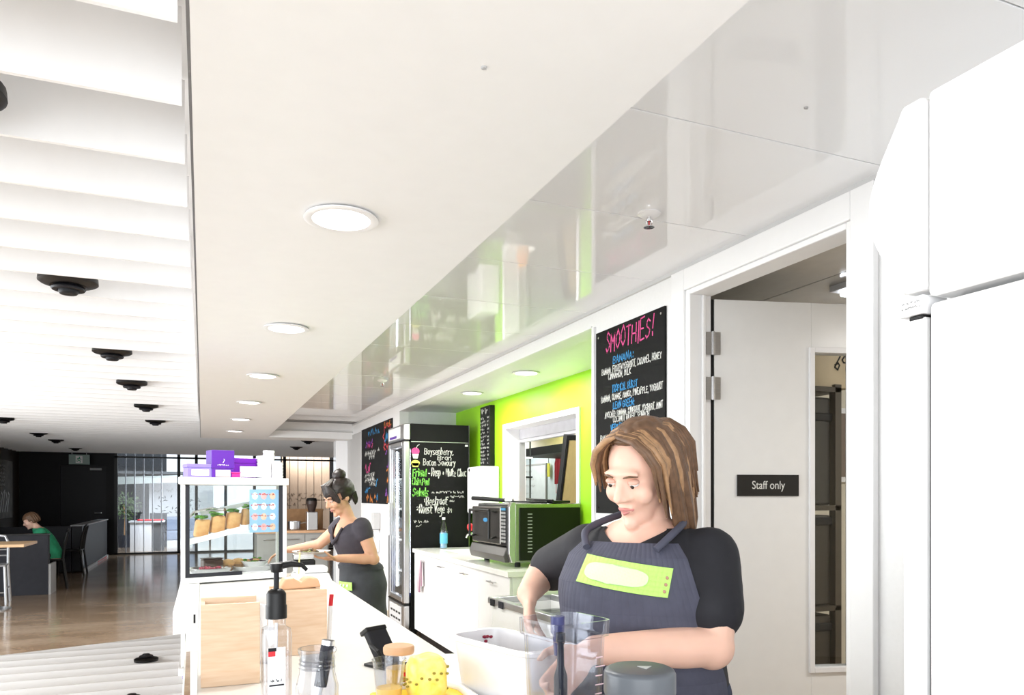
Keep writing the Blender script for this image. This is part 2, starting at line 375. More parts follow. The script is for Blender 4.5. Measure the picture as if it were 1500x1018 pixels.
# store room behind the staff door
sr = MB(); sr.box(2.1, 4.7, 3.22, 3.30, 0, 2.5); sr.box(4.6, 4.7, -.7, 3.22, 0, 2.5); sr.box(2.1, 4.7, -.8, -.7, 0, 2.5)
struct('wall_store', sr, mat('store_wall', (.66, .61, .50), .6, var=.03))
sc_ = struct('ceiling.003', B(2.1, 4.7, -.8, 3.3, 2.475, 2.52), black)
tile_m = mat('store_tile', (.52, .51, .49), .12, var=.03)
t0 = None
for i in range(4):
    for j in range(4):
        if t0 is None: t0 = B(.004, .616, .004, 1.0, 2.452, 2.474).build('tile', tile_m, sc_, loc=(2.11, -.7, 0)); continue
        o = t0.copy(); C.objects.link(o); o.parent = sc_; o.location = (2.11+.62*i, -.7+1.0*j, 0)
st = T('strip_light', 'slim fluorescent batten fixed to the dark storeroom ceiling above the open door', 'lamp', (3.35, 2.75, 2.452), .0)
B(-.5, .5, -.05, .05, -.03, 0).build('batten', lgrey, st, bevel=.003); MB().cyl((-.47, 0, -.045), (.47, 0, -.045), .013).build('tube', tubem, st)
ss = T('storage_rack', 'dark metal storage rack seen through the door pane', 'rack', (2.64, 3.02, 0))
mm = mat('rack_brown', (.07, .055, .04), .5)
for x in (-.3, .3):
    for y in (-.17, .17): B(x-.02, x+.02, y-.02, y+.02, 0, 1.98).build('upright', mm, ss)
for z in (.3, .85, 1.35, 1.94): B(-.32, .32, -.19, .19, z, z+.025).build('shelf', mm, ss)
b1 = T('cardboard_box', 'pale cardboard box with number on the storage rack upper shelf', 'box', (2.89, 3.02, 1.966))
B(-.12, .16, -.17, .17, 0, .24).build('carton', mat('carton', (.62, .50, .33), .6), b1, bevel=.003)
q = MB(); write(q, '69', (.045, -.1712, .09), (1, 0, 0), (0, 0, 1), .075, .009, jit=.05); q.build('lettering', black, b1)
b2 = T('storage_crate', 'dark crate on the storage rack middle shelf', 'crate', (2.65, 3.02, 1.376))
B(-.27, .27, -.16, .16, 0, .54).build('crate_body', mat('crate_dark', (.05, .045, .04), .5), b2, bevel=.01); B(-.29, .29, -.17, .17, .42, .46).build('crate_rim', dark, b2, bevel=.005)

B(-.30, .30, .175, .182, .1, 1.94).build('back_panel', mm, ss)
b3 = T('storage_crate', 'dark low crate on the storage rack second shelf', 'crate', (2.65, 3.02, .876)); B(-.27, .27, -.16, .16, 0, .45).build('crate_body', mat('crate_brown', (.06, .05, .04), .5), b3, bevel=.01); B(-.29, .29, -.17, .17, .40, .44).build('crate_rim', dark, b3, bevel=.005)
nt_ = T('notice_board', 'small grey framed notice on the cream storeroom wall', 'notice', (3.33, 3.218, 1.5)); B(-.09, .09, -.02, -.001, 0, .42).build('frame', plast_w, nt_, bevel=.003); B(-.07, .07, -.022, -.0205, .03, .39).build('sheet', mat('notice_brown', (.2, .15, .12), .5), nt_)
b4 = T('storage_crate', 'dark crate on the storage rack lowest shelf', 'crate', (2.65, 3.02, .326)); B(-.27, .27, -.16, .16, 0, .5).build('crate_body', mat('crate_brown', (.06, .05, .04), .5), b4, bevel=.01); B(-.29, .29, -.17, .17, .42, .46).build('crate_rim', dark, b4, bevel=.005)
# kitchen beyond the opening
kw = MB(); kw.box(4.3, 4.4, 3.3, 11.2, 0, 2.5); kw.box(2.85, 4.4, 11.1, 11.2, 0, 2.5)
struct('wall_kitchen', kw, mat('kitchen_blue', (.62, .72, .76), .35, var=.03))
struct('ceiling.004', B(2.66, 4.4, 3.3, 11.2, 2.46, 2.5), white)

# far end: black wall with door, left wall, glass front
bw = MB(); bw.box(-3.95, -3.12, 20.5, 20.65, 0, 2.72); bw.box(-2.155, -1.94, 20.5, 20.65, 0, 2.72); bw.box(-3.12, -2.155, 20.5, 20.65, 2.16, 2.72)
struct('wall_far', bw, mat('wall_black', (.007, .007, .009), .5, var=.1, spec=.25))
d2 = struct('door_2', B(-3.12, -2.155, 20.53, 20.60, .0, 2.16), mat('door_black', (.009, .009, .012), .45, spec=.25), bevel=.003)
MB().cyl((-2.26, 20.53, 1.02), (-2.26, 20.47, 1.02), .012).cyl((-2.26, 20.47, 1.02), (-2.40, 20.47, 1.02), .011).build('door_handle', alu, d2)
B(-2.5, -2.25, 20.49, 20.53, 2.05, 2.10).build('door_closer', grey, d2, bevel=.005)
struct('wall_left', B(-4.05, -3.95, 12.0, 20.65, 0, 2.72), mat('wall_brown', (.055, .047, .04), .6, var=.1))
struct('wall_right.001', B(3.40, 3.5, 11.4, 20.65, 0, 2.72), woodt)
struct('wall_cafe_back', B(2.0, 3.4, 11.36, 11.40, 0, 2.72), lgrey)
gf = MB(); xs = (-1.94, -.545, -.14, .55, 1.25, 2.0, 3.34)
for x in xs: gf.box(x-.035, x+.035, 20.45, 20.55, 0, 2.70)
gf.box(-1.975, 3.38, 20.45, 20.55, 2.36, 2.40); gf.box(-1.975, 3.38, 20.45, 20.55, 2.66, 2.72); gf.box(-1.975, 3.38, 20.45, 20.55, 0, .04)
gw_ = struct('window_2', gf, black)
for x0, x1 in zip(xs, xs[1:]):
    B(x0+.035, x1-.035, 20.495, 20.505, .04, 2.36).build('pane', glassd, gw_)
    if x0 == 2.0:
        q = MB()
        for i_, (z_, L_, h_) in enumerate(((1.42, 1.2, .075), (1.29, .5, .10), (1.31, .45, .03), (1.17, .28, .07), (1.18, .2, .03), (1.05, 1.0, .035))): scribble(q, (2.06 if i_ not in (2, 4) else 2.66-.2*(i_ == 4), 20.49, z_), (1, 0, 0), (0, 0, 1), L_, h_, .014, seed=i_+50)
        q.build('lettering', mat('glass_lettering', (.30, .22, .16), .6), gw_, kind='stuff')
    B(x0+.035, x1-.035, 20.495, 20.505, 2.40, 2.66).build('pane', glassd, gw_)
# outside behind the glass front
ow = MB(); ow.box(-3.2, -1.05, 26.0, 26.2, 0, 3.4)
struct('wall_outside', ow, mat('outside_dark', (.03, .032, .036), .5))
os_ = struct('trim_6', B(-3.4, 3.2, 23.2, 26.2, 2.05, 2.12), mat('outside_soffit', (.08, .085, .09), .6)); 
for i in range(6):
    B(-1.95+.2*i-.012, -1.95+.2*i+.012, 20.7, 20.74, .0, 2.68).build('upright_strip', mat('strip_white', (.8, .82, .86), .5), gw_)  # row of thin white uprights just behind the panes
struct('canopy_beam', MB().prism([(-2.6, 1.72), (-.5, 1.80), (-.5, 2.0), (-2.6, 1.92)], (0, 22.4, 0), (1, 0, 0), (0, 0, 1), (0, .2, 0)), mat('beam_green_grey', (.22, .24, .22), .6))
# timber lined room seen through the right hand glass
tb = struct('wall_timber', B(1.98, 3.4, 21.3, 21.4, 0, 2.72), black)
for i in range(6): B(2.0+.215*i+.008, 2.0+.215*(i+1)-.008, 21.26, 21.30, .05, 2.66).build('plank', woodt, tb)
# ================================================================== lamps
def downlight(loc, label, group, power, first=[None]):
    if first[0] is None:
        r = T('downlight', label, 'downlight', loc, 0, group)
        MB().lathe([(.083, .0), (.105, -.004), (.108, -.009), (.098, -.012), (.084, -.010), (.083, 0)], n=32).build('trim_ring', plast_w, r, smooth=True)
        MB().lathe([(.0, -.004), (.083, -.004), (.083, -.001), (0, -.001)], n=32).build('diffuser', lampm, r)
        first[0] = r
    else:
        r = dup(first[0], loc, label); r['group'] = group
    l = bpy.data.lights.new('downlight_lamp', 'AREA'); l.shape = 'DISK'; l.size = .16; l.energy = power; l.color = (1, .985, .95)
    o = bpy.data.objects.new('downlight_lamp', l); C.objects.link(o); o.parent = r; o.location = (0, 0, -.016)
ordn = ['nearest the camera end', 'second along', 'third along', 'fourth along', 'fifth along', 'last, at the far end']
for i in range(6):
    downlight((.377, 2.22+1.55*i, 2.24), 'round white downlight in the white soffit over the counter, '+ordn[i], 'downlights along the soffit', 6)
downlight((2.27, 5.2, 2.36), 'round downlight in the niche ceiling in front of the serving window', 'downlights in the lime niche', 4)
downlight((2.26, 6.4, 2.36), 'round downlight in the niche ceiling nearer the drinks fridge', 'downlights in the lime niche', 4)
# black gimbal spots between the slats
def spot(loc, label, first=[None]):
    if first[0]: return dup(first[0], loc, label)
    r = T('spotlight', label, 'spotlight', loc, 0, 'black spotlights in the slatted ceiling'); first[0] = r
    MB().lathe([(.0, .03), (.128, .03), (.130, .004), (.118, -.004), (.08, -.014), (.07, -.004), (0, -.004)], n=28).build('housing', black, r, smooth=True)
    MB().lathe([(.045, -.006), (.066, -.014), (.076, -.026), (.070, -.034), (.05, -.036), (.045, -.01)], n=24).build('gimbal_ring', dark, r, smooth=True)
    MB().lathe([(.0, -.012), (.042, -.018), (.044, -.044), (.036, -.053), (.02, -.054), (0, -.05)], n=24).build('lamp_head', dark, r, smooth=True)
    return r
for i, y in enumerate((2.2, 4.07, 5.98, 7.6, 9.5, 11.35)):
    spot((-.6, y+.1, 2.452), 'black gimbal spotlight in the row beside the white soffit, '+ordn[i])
for i, (x, y) in enumerate(((-2.47, 11.8), (-2.5, 14.3), (-2.5, 15.9), (-2.53, 18.4))):
    spot((x, y+.1, 2.452), 'black gimbal spotlight above the dark booths, %s from the near end' % ['first', 'second', 'third', 'fourth'][i])
for i, (x, y) in enumerate(((1.83, 12.8), (1.83, 14.3), (1.83, 16.2))):
    spot((x, y+.1, 2.452), 'black spotlight in the brown shaded ceiling past the soffit end, %s' % ['nearest one', 'middle one', 'farthest one'][i])
# sprinklers
def sprinkler(loc, label, first=[None]):
    if first[0]: return dup(first[0], loc, label)
    r = T('sprinkler', label, 'sprinkler', loc, 0, 'sprinkler heads in the glossy ceiling'); first[0] = r
    MB().lathe([(0, 0), (.042, 0), (.042, -.004), (.03, -.012), (.012, -.014), (0, -.014)], n=24).build('rosette', plast_w, r, smooth=True)
    q = MB(); q.cyl((0, 0, -.012), (0, 0, -.03), .008, n=10)
    for s in (-1, 1): q.tube([(s*.006, 0, -.02), (s*.014, 0, -.032), (s*.010, 0, -.044), (0, 0, -.05)], .003, n=6)
    q.lathe([(0, -.05), (.02, -.05), (.02, -.052), (0, -.053)], n=14); q.build('sprinkler_head', chrome, r)
    MB().cyl((0, 0, -.03), (0, 0, -.047), .003, n=8).build('bulb', red, r)
    return r
sprinkler((1.50, 2.32, 2.449), 'chrome sprinkler head in the glossy ceiling near the smoothie board')
sprinkler((1.476, 6.57, 2.449), 'small sprinkler head in the glossy ceiling far along near the fridge')
for n, l, loc in (('ceiling_screw', 'small dark screw head in the nearest glossy ceiling panel', (1.476, 1.53, 2.449)), ('ceiling_screw', 'tiny screw head in the white soffit before the first downlight', (.497, 1.34, 2.24))):
    q = MB(); q.lathe([(0, 0), (.006, 0), (.005, -.003), (0, -.0035)], n=10); q.box(-.005, .005, -.0008, .0008, -.0042, -.003); tag(q.build(n, grey, loc=loc), l, 'screw')

# ================================================================== chalk boards
def board(name, label, y0, y1, z0, z1, x=2.0):
    r = T(name, label, 'chalkboard', (x, 0, 0))
    B(-.012, -.001, y0, y1, z0, z1).build('board_panel', chalk, r, bevel=.001)
    q = MB()
    for y in (y0+.03, y1-.03):
        for z in (z0+.03, z1-.03): q.lathe([(0, -.003), (.005, -.003), (.006, 0), (0, 0)], n=8); 
    q = MB()
    for y in (y0+.03, y1-.03):
        for z in (z0+.03, z1-.03): q.cyl((-.014, y, z), (-.011, y, z), .006, n=8)
    q.build('screw', chrome, r)
    return r
sm = board('menu_board', 'black chalkboard headed Smoothies in pink beside the staff door', 2.942, 3.60, 1.33, 2.308)
def wl(s, y0, y1, z, h, w, col, **kw):
    q = MB(); write(q, s, (-.0125, y0, z), (0, -1, 0), (0, 0, 1), h, w, width=y0-y1, **kw); q.build('lettering', ink[col], sm)
wl('SMOOTHIES!', 3.49, 3.02, 2.185, .098, .0075, 'pink', jit=.2)
for s, a, b_, z in (('BANANA:', 3.415, 3.21, 2.115), ('TROPICAL BURST', 3.425, 3.175, 1.966), ('LEAN GREEN:', 3.415, 3.205, 1.877), ('VERY BERRY:', 3.44, 3.25, 1.762)): wl(s, a, b_, z, .036, .005, col='blue')
for s, a, b_, z in (('BANANA, FROZEN YOGHURT, CARAMEL, HONEY', 3.535, 2.965, 2.07), ('CINNAMON, MILK', 3.465, 3.235, 2.037), ('BANANA, ORANGE, MANGO, PINEAPPLE, YOGHURT', 3.54, 2.955, 1.924), ('AVOCADO, BANANA, KIWIFRUIT, YOGHURT, MINT', 3.50, 2.955, 1.836), ('COCONUT WATER, SPINACH', 3.415, 3.07, 1.806), ('BANANA, FROZEN', 3.55, 3.28, 1.715)): wl(s, a, b_, z, .031, .0044, col='white')
m2 = board('menu_board', 'black chalkboard of coloured handwriting on the wall beyond the drinks fridge', 8.36, 10.12, 1.33, 2.312)
def sc(col, *ls):
    for i, (y0, y1, z, h) in enumerate(ls): q = MB(); scribble(q, (-.0125, y0, z), (0, -1, 0), (0, 0, 1), y0-y1, h, .02, seed=int(z*1000)+i); q.build('handwriting', ink[col], m2)
sc('blue', (9.66, 9.0, 2.20, .07), (9.87, 9.55, 1.47, .09), (9.21, 9.0, 1.55, .12), (8.72, 8.5, 2.06, .16), (9.2, 9.02, 1.37, .08))
sc('purple', (9.82, 9.35, 2.05, .09), (8.68, 8.37, 1.86, .09), (8.6, 8.37, 1.76, .09), (8.68, 8.37, 1.43, .08))
sc('white', (9.87, 9.2, 1.95, .05), (9.6, 9.3, 1.90, .05), (9.87, 9.3, 1.67, .05), (9.87, 9.22, 1.61, .06), (9.1, 9.02, 1.95, .06), (9.6, 9.25, 1.56, .04))
sc('pink', (9.87, 9.45, 1.73, .11), (9.7, 9.4, 2.04, .07))
sc('orange', (9.78, 9.16, 1.345, .10), (8.62, 8.37, 1.67, .09), (8.6, 8.37, 1.58, .08), (8.52, 8.37, 1.50, .09), (8.6, 8.37, 1.35, .08), (8.75, 8.40, 2.24, .05))
q = MB(); pts = []
for i in range(17):
    t = 2*PI*i/16; r_ = (.19, .13)[i % 2]; pts.append(Vector((-.0125, 8.60-1.15*r_*math.cos(t), 2.13+r_*.8*math.sin(t))))
stroke(q, pts, .018, Vector((-1, 0, 0))); scribble(q, (-.0125, 8.78, 1.965), (0, -1, 0), (0, 0, 1), .3, .06, .015, seed=5); q.build('starburst_drawing', ink['red'], m2)
# narrow price board standing off the lime wall
m3 = T('price_board', 'tall narrow black price board on the lime wall above the white dispenser', 'menu board', (2.65, 6.97, 0))
B(-.055, -.001, -.135, .135, 1.70, 2.315).build('board_panel', black, m3, bevel=.003)
q = MB(); scribble(q, (-.0557, .10, 2.24), (0, -1, 0), (0, 0, 1), .17, .05, .012, seed=3)
for i in range(13): scribble(q, (-.0557, .12, 2.19-.037*i), (0, -1, 0), (0, 0, 1), .10+.03*(i % 3), .02, .007, seed=i); scribble(q, (-.0557, -.07, 2.19-.037*i), (0, -1, 0), (0, 0, 1), .04, .016, .006, seed=i+40)
q.build('handwriting', ink['white'], m3, kind='stuff')
wd = T('paper_dispenser', 'white wall dispenser below the narrow price board', 'dispenser', (2.65, 6.90, 0))
B(-.20, -.001, -.2, .2, 1.25, 1.71).build('dispenser_body', plast_w, wd, bevel=.02); MB().cyl((-.205, .12, 1.68), (-.195, .12, 1.68), .014, n=12).build('lock', black, wd); B(-.206, -.198, -.12, .12, 1.28, 1.30).build('outlet', dark, wd)

# ================================================================== drinks fridge with a chalkboard side
fz = T('drinks_fridge', 'tall glass door drinks fridge with chalkboard side painted black', 'fridge', (1.86, 7.30, 0))
q = MB(); q.box(.068, .68, 0, .03, .06, 2.15); q.box(.068, .68, .67, .70, .06, 2.15); q.box(.62, .68, .03, .67, .06, 2.15); q.box(.07, .62, .03, .67, .06, .36); q.box(.07, .62, .03, .67, 1.97, 2.15)
q.build('cabinet', chalk, fz, bevel=.003)
hdr = B(0, .066, 0, .70, 1.985, 2.15).build('header_panel', steel, fz, bevel=.012)
B(-.004, 0, .16, .66, 2.01, 2.13).build('light_box', plast_w, hdr); B(-.005, -.0035, .3, .6, 2.02, 2.045).build('logo_strip', purple, hdr)
dr = MB(); dr.box(0, .06, 0, .10, .345, 1.975); dr.box(0, .06, .62, .70, .345, 1.975); dr.box(0, .06, .10, .62, .345, .40); dr.box(0, .06, .10, .62, 1.92, 1.975)
d_ = dr.build('door', steel, fz, bevel=.012)
B(.02, .03, .10, .62, .40, 1.92).build('door_glass', glass, d_)
B(-.022, -.003, .60, .62, 1.0, 1.35).build('handle', plast_w, d_, bevel=.005)
q = MB(); q.box(0, .06, 0, .70, .08, .325); q.build('plinth', steel, fz, bevel=.012)
q = MB(); q.box(-.004, 0, .12, .62, .12, .30); q.build('grille_panel', lgrey, fz)
q = MB()
for i in range(4):
    for j in range(2): q.box(-.007, -.003, .15+.11*i, .22+.11*i, .15+.07*j, .17+.07*j)
q.build('vent', black, fz, kind='stuff'); B(0, .055, 0, .7, .326, .344).build('gasket', black, fz); B(.004, .055, .02, .68, 1.975, 1.985).build('gasket', black, fz)
for z in (.62, .95, 1.28, 1.6): B(.09, .60, .035, .665, z, z+.012).build('shelf', plast_w, fz)
MB().cyl((.085, .06, .45), (.085, .06, 1.9), .010).build('light_tube', tubem, fz); MB().cyl((.085, .645, .45), (.085, .645, 1.9), .010).build('light_tube', tubem, fz)
B(.615, .619, .035, .665, .37, 1.96).build('liner', plast_w, fz)
for x in (.12, .58):
    for y in (.06, .64): MB().cyl((x, y, 0), (x, y, .06), .022, n=12).build('foot', black, fz)
q = MB(); q.box(.07, .683, -.0015, 0, 1.966, 1.972); q.box(.681, .686, -.004, .03, .06, 2.15); q.build('edge_strip', steel, fz)
B(.64, .67, -.004, 0, 1.93, 1.95).build('corner_badge', plast_w, fz)
def fl(col, *ls):
    for s, x, x1, z, h, w in ls: q = MB(); write(q, s, (x-1.845, -.0012, z), (1, 0, 0), (0, 0, 1), h, w, width=x1-x, jit=.2); q.build('lettering', ink[col], fz)
fl('white', ('Boysenberry,', 2.053, 2.365, 1.845, .062, .0075), ('Bran', 2.19, 2.345, 1.79, .045, .0075), ('Bacon Savoury', 2.04, 2.385, 1.733, .06, .007), ('- Rasp + White Choc', 2.09, 2.50, 1.627, .072, .009), ('1', 2.045, 2.06, 1.365, .03, .006), ('Beetroot', 2.07, 2.30, 1.333, .085, .010), ('2', 1.972, 1.995, 1.285, .03, .006), ('Roast Vege', 2.0, 2.27, 1.252, .085, .010), ('$9', 2.295, 2.345, 1.255, .04, .007))
fl('green', ('Friand', 1.933, 2.078, 1.622, .075, .011), ('Chia Pud', 1.926, 2.105, 1.537, .068, .010), ('Salads', 1.931, 2.098, 1.425, .078, .011))
for x, z, L, h, s in ((2.131, 1.452, .34, .022, 1), (2.29, 1.405, .19, .022, 2), (2.32, 1.365, .05, .018, 9), (1.945, 1.155, .16, .022, 3), (1.965, 1.115, .075, .022, 4)): q = MB(); scribble(q, (x-1.845, -.0012, z), (1, 0, 0), (0, 0, 1), L, h, .005, seed=s); q.build('handwriting', ink['white'], fz)
def disc(cx, cz, rx, rz, n=18, a0=0, a1=2*PI): return [(cx+rx*math.cos(a0+(a1-a0)*i/n), cz+rz*math.sin(a0+(a1-a0)*i/n)) for i in range(n+(a1-a0 < 6))]
MB().prism(disc(.115, 1.872, .042, .038), (0, 0, 0), (1, 0, 0), (0, 0, 1), (0, -.0012, 0)).build('cupcake_drawing', ink['pink'], fz)
q = MB(); q.prism([(.08, 1.845), (.15, 1.845), (.138, 1.80), (.092, 1.80)], (0, -.0005, 0), (1, 0, 0), (0, 0, 1), (0, -.0012, 0)); stroke(q, [Vector((.125, -.0014, 1.905)), Vector((.135, -.0014, 1.93)), Vector((.155, -.0014, 1.94))], .006, Vector((0, -1, 0))); q.build('cupcake_drawing', ink['white'], fz)
q = MB(); q.prism(disc(.115, 1.755, .045, .03), (0, 0, 0), (1, 0, 0), (0, 0, 1), (0, -.0012, 0)); q.prism([(.077, 1.755), (.153, 1.755), (.143, 1.715), (.087, 1.715)], (0, 0, 0), (1, 0, 0), (0, 0, 1), (0, -.0012, 0)); q.build('muffin_drawing', ink['yellow'], fz)
bt = None
cols = dict(yellow=mat('juice_yellow', (.78, .68, .10), .3), blue=mat('drink_blue', (.05, .08, .45), .3), green=mat('juice_green', (.35, .5, .08), .3), red=red, white=plast_w)
n_ = 0
for z, nm, col, word in ((.372, 'bottle', 'blue', 'floor'), (.632, 'bottle', 'blue', 'lowest shelf'), (.962, 'carton', 'white', 'second shelf'), (1.292, 'bottle', 'yellow', 'third shelf'), (1.612, 'bottle', 'red', 'top shelf')):
    pos = ('hinge side', 'middle', 'handle side')
    for j in range(3):
        r = T('drink_'+('carton' if nm == 'carton' else 'bottle'), '%s drink %s on the drinks fridge %s, %s' % (col, nm, word, pos[j]), nm, (1.86+.16, 7.30+.17+.18*j, z), 0, 'drinks in the fridge')
        if nm == 'carton': B(-.04, .04, -.04, .04, 0, .19).build('carton_body', cols[col], r, bevel=.004); B(-.04, .04, -.004, .004, .19, .215).build('carton_fold', cols[col], r)
        else:
            MB().lathe([(0, 0), (.034, 0), (.037, .01), (.037, .13), (.028, .165), (.014, .19), (.014, .205)], n=16).build('bottle_body', cols[col], r, smooth=True); MB().lathe([(0, .225), (.016, .225), (.016, .205), (0, .205)], n=14).build('cap', plast_w, r)

# ================================================================== back bench with sink
bn = T('bench_cabinet', 'white laminate bench cabinet under the worktop beside the drinks fridge', 'cabinet', (1.95, 4.75, 0))
B(.02, .66, 0, 2.49, .10, .862).build('carcass', lam, bn); B(.06, .66, .02, 2.47, 0, .10).build('kickboard', black, bn)
hl = MB().tube([(-.028, -.07, 0), (-.028, .07, 0)], .005).cyl((-.028, -.055, 0), (0, -.055, 0), .004, n=8).cyl((-.028, .055, 0), (0, .055, 0), .004, n=8)
ys = (0.0, .62, 1.24, 1.86, 2.49)
for i in range(4):
    d = B(0, .018, ys[i]+.002, ys[i+1]-.002, .105, .858).build('door', lam, bn, bevel=.0015)
    hl.build('handle', steel, d, loc=(0, (ys[i]+ys[i+1])/2, .80))
tp = MB(); sx0, sx1, sy0, sy1 = 2.15, 2.50, 6.25, 6.95
tp.box(1.93, sx0, 4.735, 7.25, .864, .902); tp.box(sx1, 2.645, 4.735, 7.25, .864, .902); tp.box(sx0, sx1, 4.735, sy0, .864, .902); tp.box(sx0, sx1, sy1, 7.25, .864, .902)
wt = tp.build('worktop', top_w, bevel=.002); tag(wt, 'white worktop over the back bench, with the sink set in', 'worktop')
q = MB(); z0 = .72
q.add([(sx0, sy0, .90), (sx1, sy0, .90), (sx1, sy1, .90), (sx0, sy1, .90), (sx0+.03, sy0+.03, z0), (sx1-.03, sy0+.03, z0), (sx1-.03, sy1-.03, z0), (sx0+.03, sy1-.03, z0)], [(0, 1, 5, 4), (1, 2, 6, 5), (2, 3, 7, 6), (3, 0, 4, 7), (4, 5, 6, 7)])
q.build('sink_bowl', top_w, wt)
fa = T('sink_faucet', 'curved chrome faucet at the sink on the back bench', 'faucet', (2.54, 6.72, .902))
MB().lathe([(0, 0), (.028, 0), (.026, .01), (.019, .02), (.019, .14), (0, .145)], n=18).build('faucet_body', chrome, fa, smooth=True)
MB().tube([(0, 0, .08), (-.05, .02, .13), (-.13, .05, .165), (-.19, .07, .15), (-.2, .075, .12)], [.012, .012, .012, .011, .011], n=10).build('spout', chrome, fa, smooth=True)
MB().tube([(0, 0, .14), (.0, -.03, .17), (.0, -.07, .18)], .007).build('lever', chrome, fa)
wb = T('water_bottle', 'clear blue water bottle standing against the fridge chalkboard side', 'bottle', (2.215, 7.12, .902))
MB().lathe([(0, 0), (.034, 0), (.038, .01), (.038, .17), (.034, .2), (.016, .26), (.014, .285)], n=20).build('bottle_body', clearp, wb, smooth=True)
MB().lathe([(.0385, .05), (.0392, .05), (.0392, .15), (.0385, .15)], n=20).build('bottle_label', mat('label_blue', (.12, .45, .72), .4), wb); MB().lathe([(0, .31), (.016, .31), (.016, .285), (0, .285)], n=14).build('cap', plast_w, wb)
MB().lathe([(0, .004), (.034, .006), (.035, .16), (0, .16)], n=18).build('water', mat('water_tint', (.25, .42, .6), .1), wb)
vs = T('flower_vase', 'small vase of red and orange tulips beside the oven', 'vase', (2.235, 6.12, .902))
MB().lathe([(0, 0), (.03, 0), (.034, .01), (.028, .1), (.034, .14), (.030, .14), (.025, .1), (.028, .012), (0, .01)], n=18).build('vase_body', clearp, vs, smooth=True)
for i, (dx, dy, z, m) in enumerate(((-.05, .12, .21, red), (-.02, -.0, .24, orange), (.03, .05, .22, red), (.0, -.06, .19, orange))):
    s_ = MB().tube([(0, 0, .015), (dx*.4, dy*.4, z*.6), (dx, dy, z)], .004, n=6).build('stem', green_l, vs)
    MB().lathe([(0, -.004), (.018, .006), (.03, .03), (.027, .055), (.012, .07), (0, .066)], c=(dx, dy, z), n=10).build('blossom', m, s_, smooth=True)
tw = T('tea_towel', 'pink and white striped tea towel hanging on the bench door handle', 'towel', (1.92, 6.93, .80))
q = MB(); n1, n2 = 22, 14
for side, (z1, off) in enumerate(((-.30, -.006), (-.24, .008))):
    vs_ = []; fs_ = []
    for i in range(n1+1):
        for j in range(n2+1):
            t = j/n2; wv = .008*math.sin(i*1.15+side)*(.4+t); vs_.append((off*(1 if j else .3)+wv, (-.055+.11*i/n1)*(1-.25*t)+.03*t*(1-2*side)*.6, .006+z1*t + (.0 if j else .006)))
    for i in range(n1):
        for j in range(n2): q.add([vs_[i*(n2+1)+j], vs_[(i+1)*(n2+1)+j], vs_[(i+1)*(n2+1)+j+1], vs_[i*(n2+1)+j+1]], [(0, 1, 2, 3)], (1 if i % 7 in (2, 3) else (2 if i % 7 == 5 else 0)))
q.build('cloth', [mat('towel_white', (.75, .70, .72), .8), mat('towel_plum', (.42, .22, .30), .8), mat('towel_pink', (.70, .50, .56), .8)], tw, solid=.002)
# speed oven
ov = T('speed_oven', 'dark steel commercial speed oven with black side panel under the serving window', 'oven', (2.06, 4.98, .902))
B(0.03, .575, .02, .80, .035, .465).build('housing', mat('oven_steel', (.38, .38, .37), .25, .95), ov, bevel=.012)
B(.07, .56, .008, .019, .05, .435).build('side_panel', mat('oven_black', (.008, .009, .006), .4, spec=.3), ov)
q = MB()
for i in range(12): q.box(.13, .165, .004, .008, .11+.025*i, .117+.025*i)
q.build('vent_slot', grey, ov, kind='stuff')
q = MB(); q.prism([(0.0, .035), (.03, .035), (.03, .475), (-.0, .475), (-.02, .44), (-.02, .10)], (0, 0, 0), (1, 0, 0), (0, 0, 1), (0, .045, 0)); q.build('front_post', steel, ov, bevel=.006)
q = MB(); q.prism([(-.03, .0), (.03, .0), (.03, .11), (-.02, .11), (-.045, .05)], (0, .045, .035), (1, 0, 0), (0, 0, 1), (0, .755, 0)); f_ = q.build('lower_fascia', mat('oven_fascia', (.10, .095, .09), .3, .5), ov, bevel=.006)
od = B(-.02, .03, .17, .80, .155, .44).build('oven_door', mat('oven_door', (.20, .185, .17), .25, .8), ov, bevel=.01)
cp = B(-.02, .03, .05, .165, .155, .44).build('control_panel', black, ov, bevel=.004)
q = MB()
for i in range(9):
    for j in range(2): q.box(-.024, -.02, .066+.046*j, .10+.046*j, .18+.026*i, .196+.026*i)
q.build('button', grey, cp, kind='stuff'); B(-.024, -.02, .066, .15, .415, .432).build('display', mat('display_blue', (.1, .35, .6), .3), cp)
for y in (.26, .70):
    MB().tube([(-.02, y, .40), (-.075, y, .41), (-.075, y, .20), (-.02, y, .21)], .010, n=8).build('door_handle', black, od)
MB().tube([(-.075, .26, .41), (-.08, .48, .415), (-.075, .70, .41)], .010, n=8).build('door_handle', black, od)
MB().lathe([(0, 0), (1, 0), (1, .004), (0, .004)], n=20).build('oven_badge', mat('badge_blue', (.08, .32, .62), .3), od).matrix_local = Matrix.Translation((-.021, .48, .335)) @ Matrix.Rotation(-PI/2, 4, 'Y') @ Matrix.Diagonal((.016, .045, 1, 1))
for x in (.08, .53):
    for y in (.08, .72): MB().cyl((x, y, 0), (x, y, .036), .022, n=12).build('foot', black, ov)
pd = T('baking_paddle', 'black oven paddle and tongs lying on top of the oven', 'paddle', (2.2, 5.35, 1.37))
MB().tube([(-.16, .42, .035), (-.1, .32, .03), (.02, .14, .018)], [.016, .018, .015], n=10).build('handle', black, pd); MB().tube([(.02, .14, .018), (.06, .09, .014)], .017, n=10).build('ferrule', alu, pd)
q = MB(); q.prism([(.05, .11), (.12, .10), (.22, -.20), (.16, -.33), (.04, -.28), (.02, .0)], (0, 0, .002), (1, 0, 0), (0, 1, 0), (0, 0, .012)); q.build('blade', black, pd, bevel=.003)
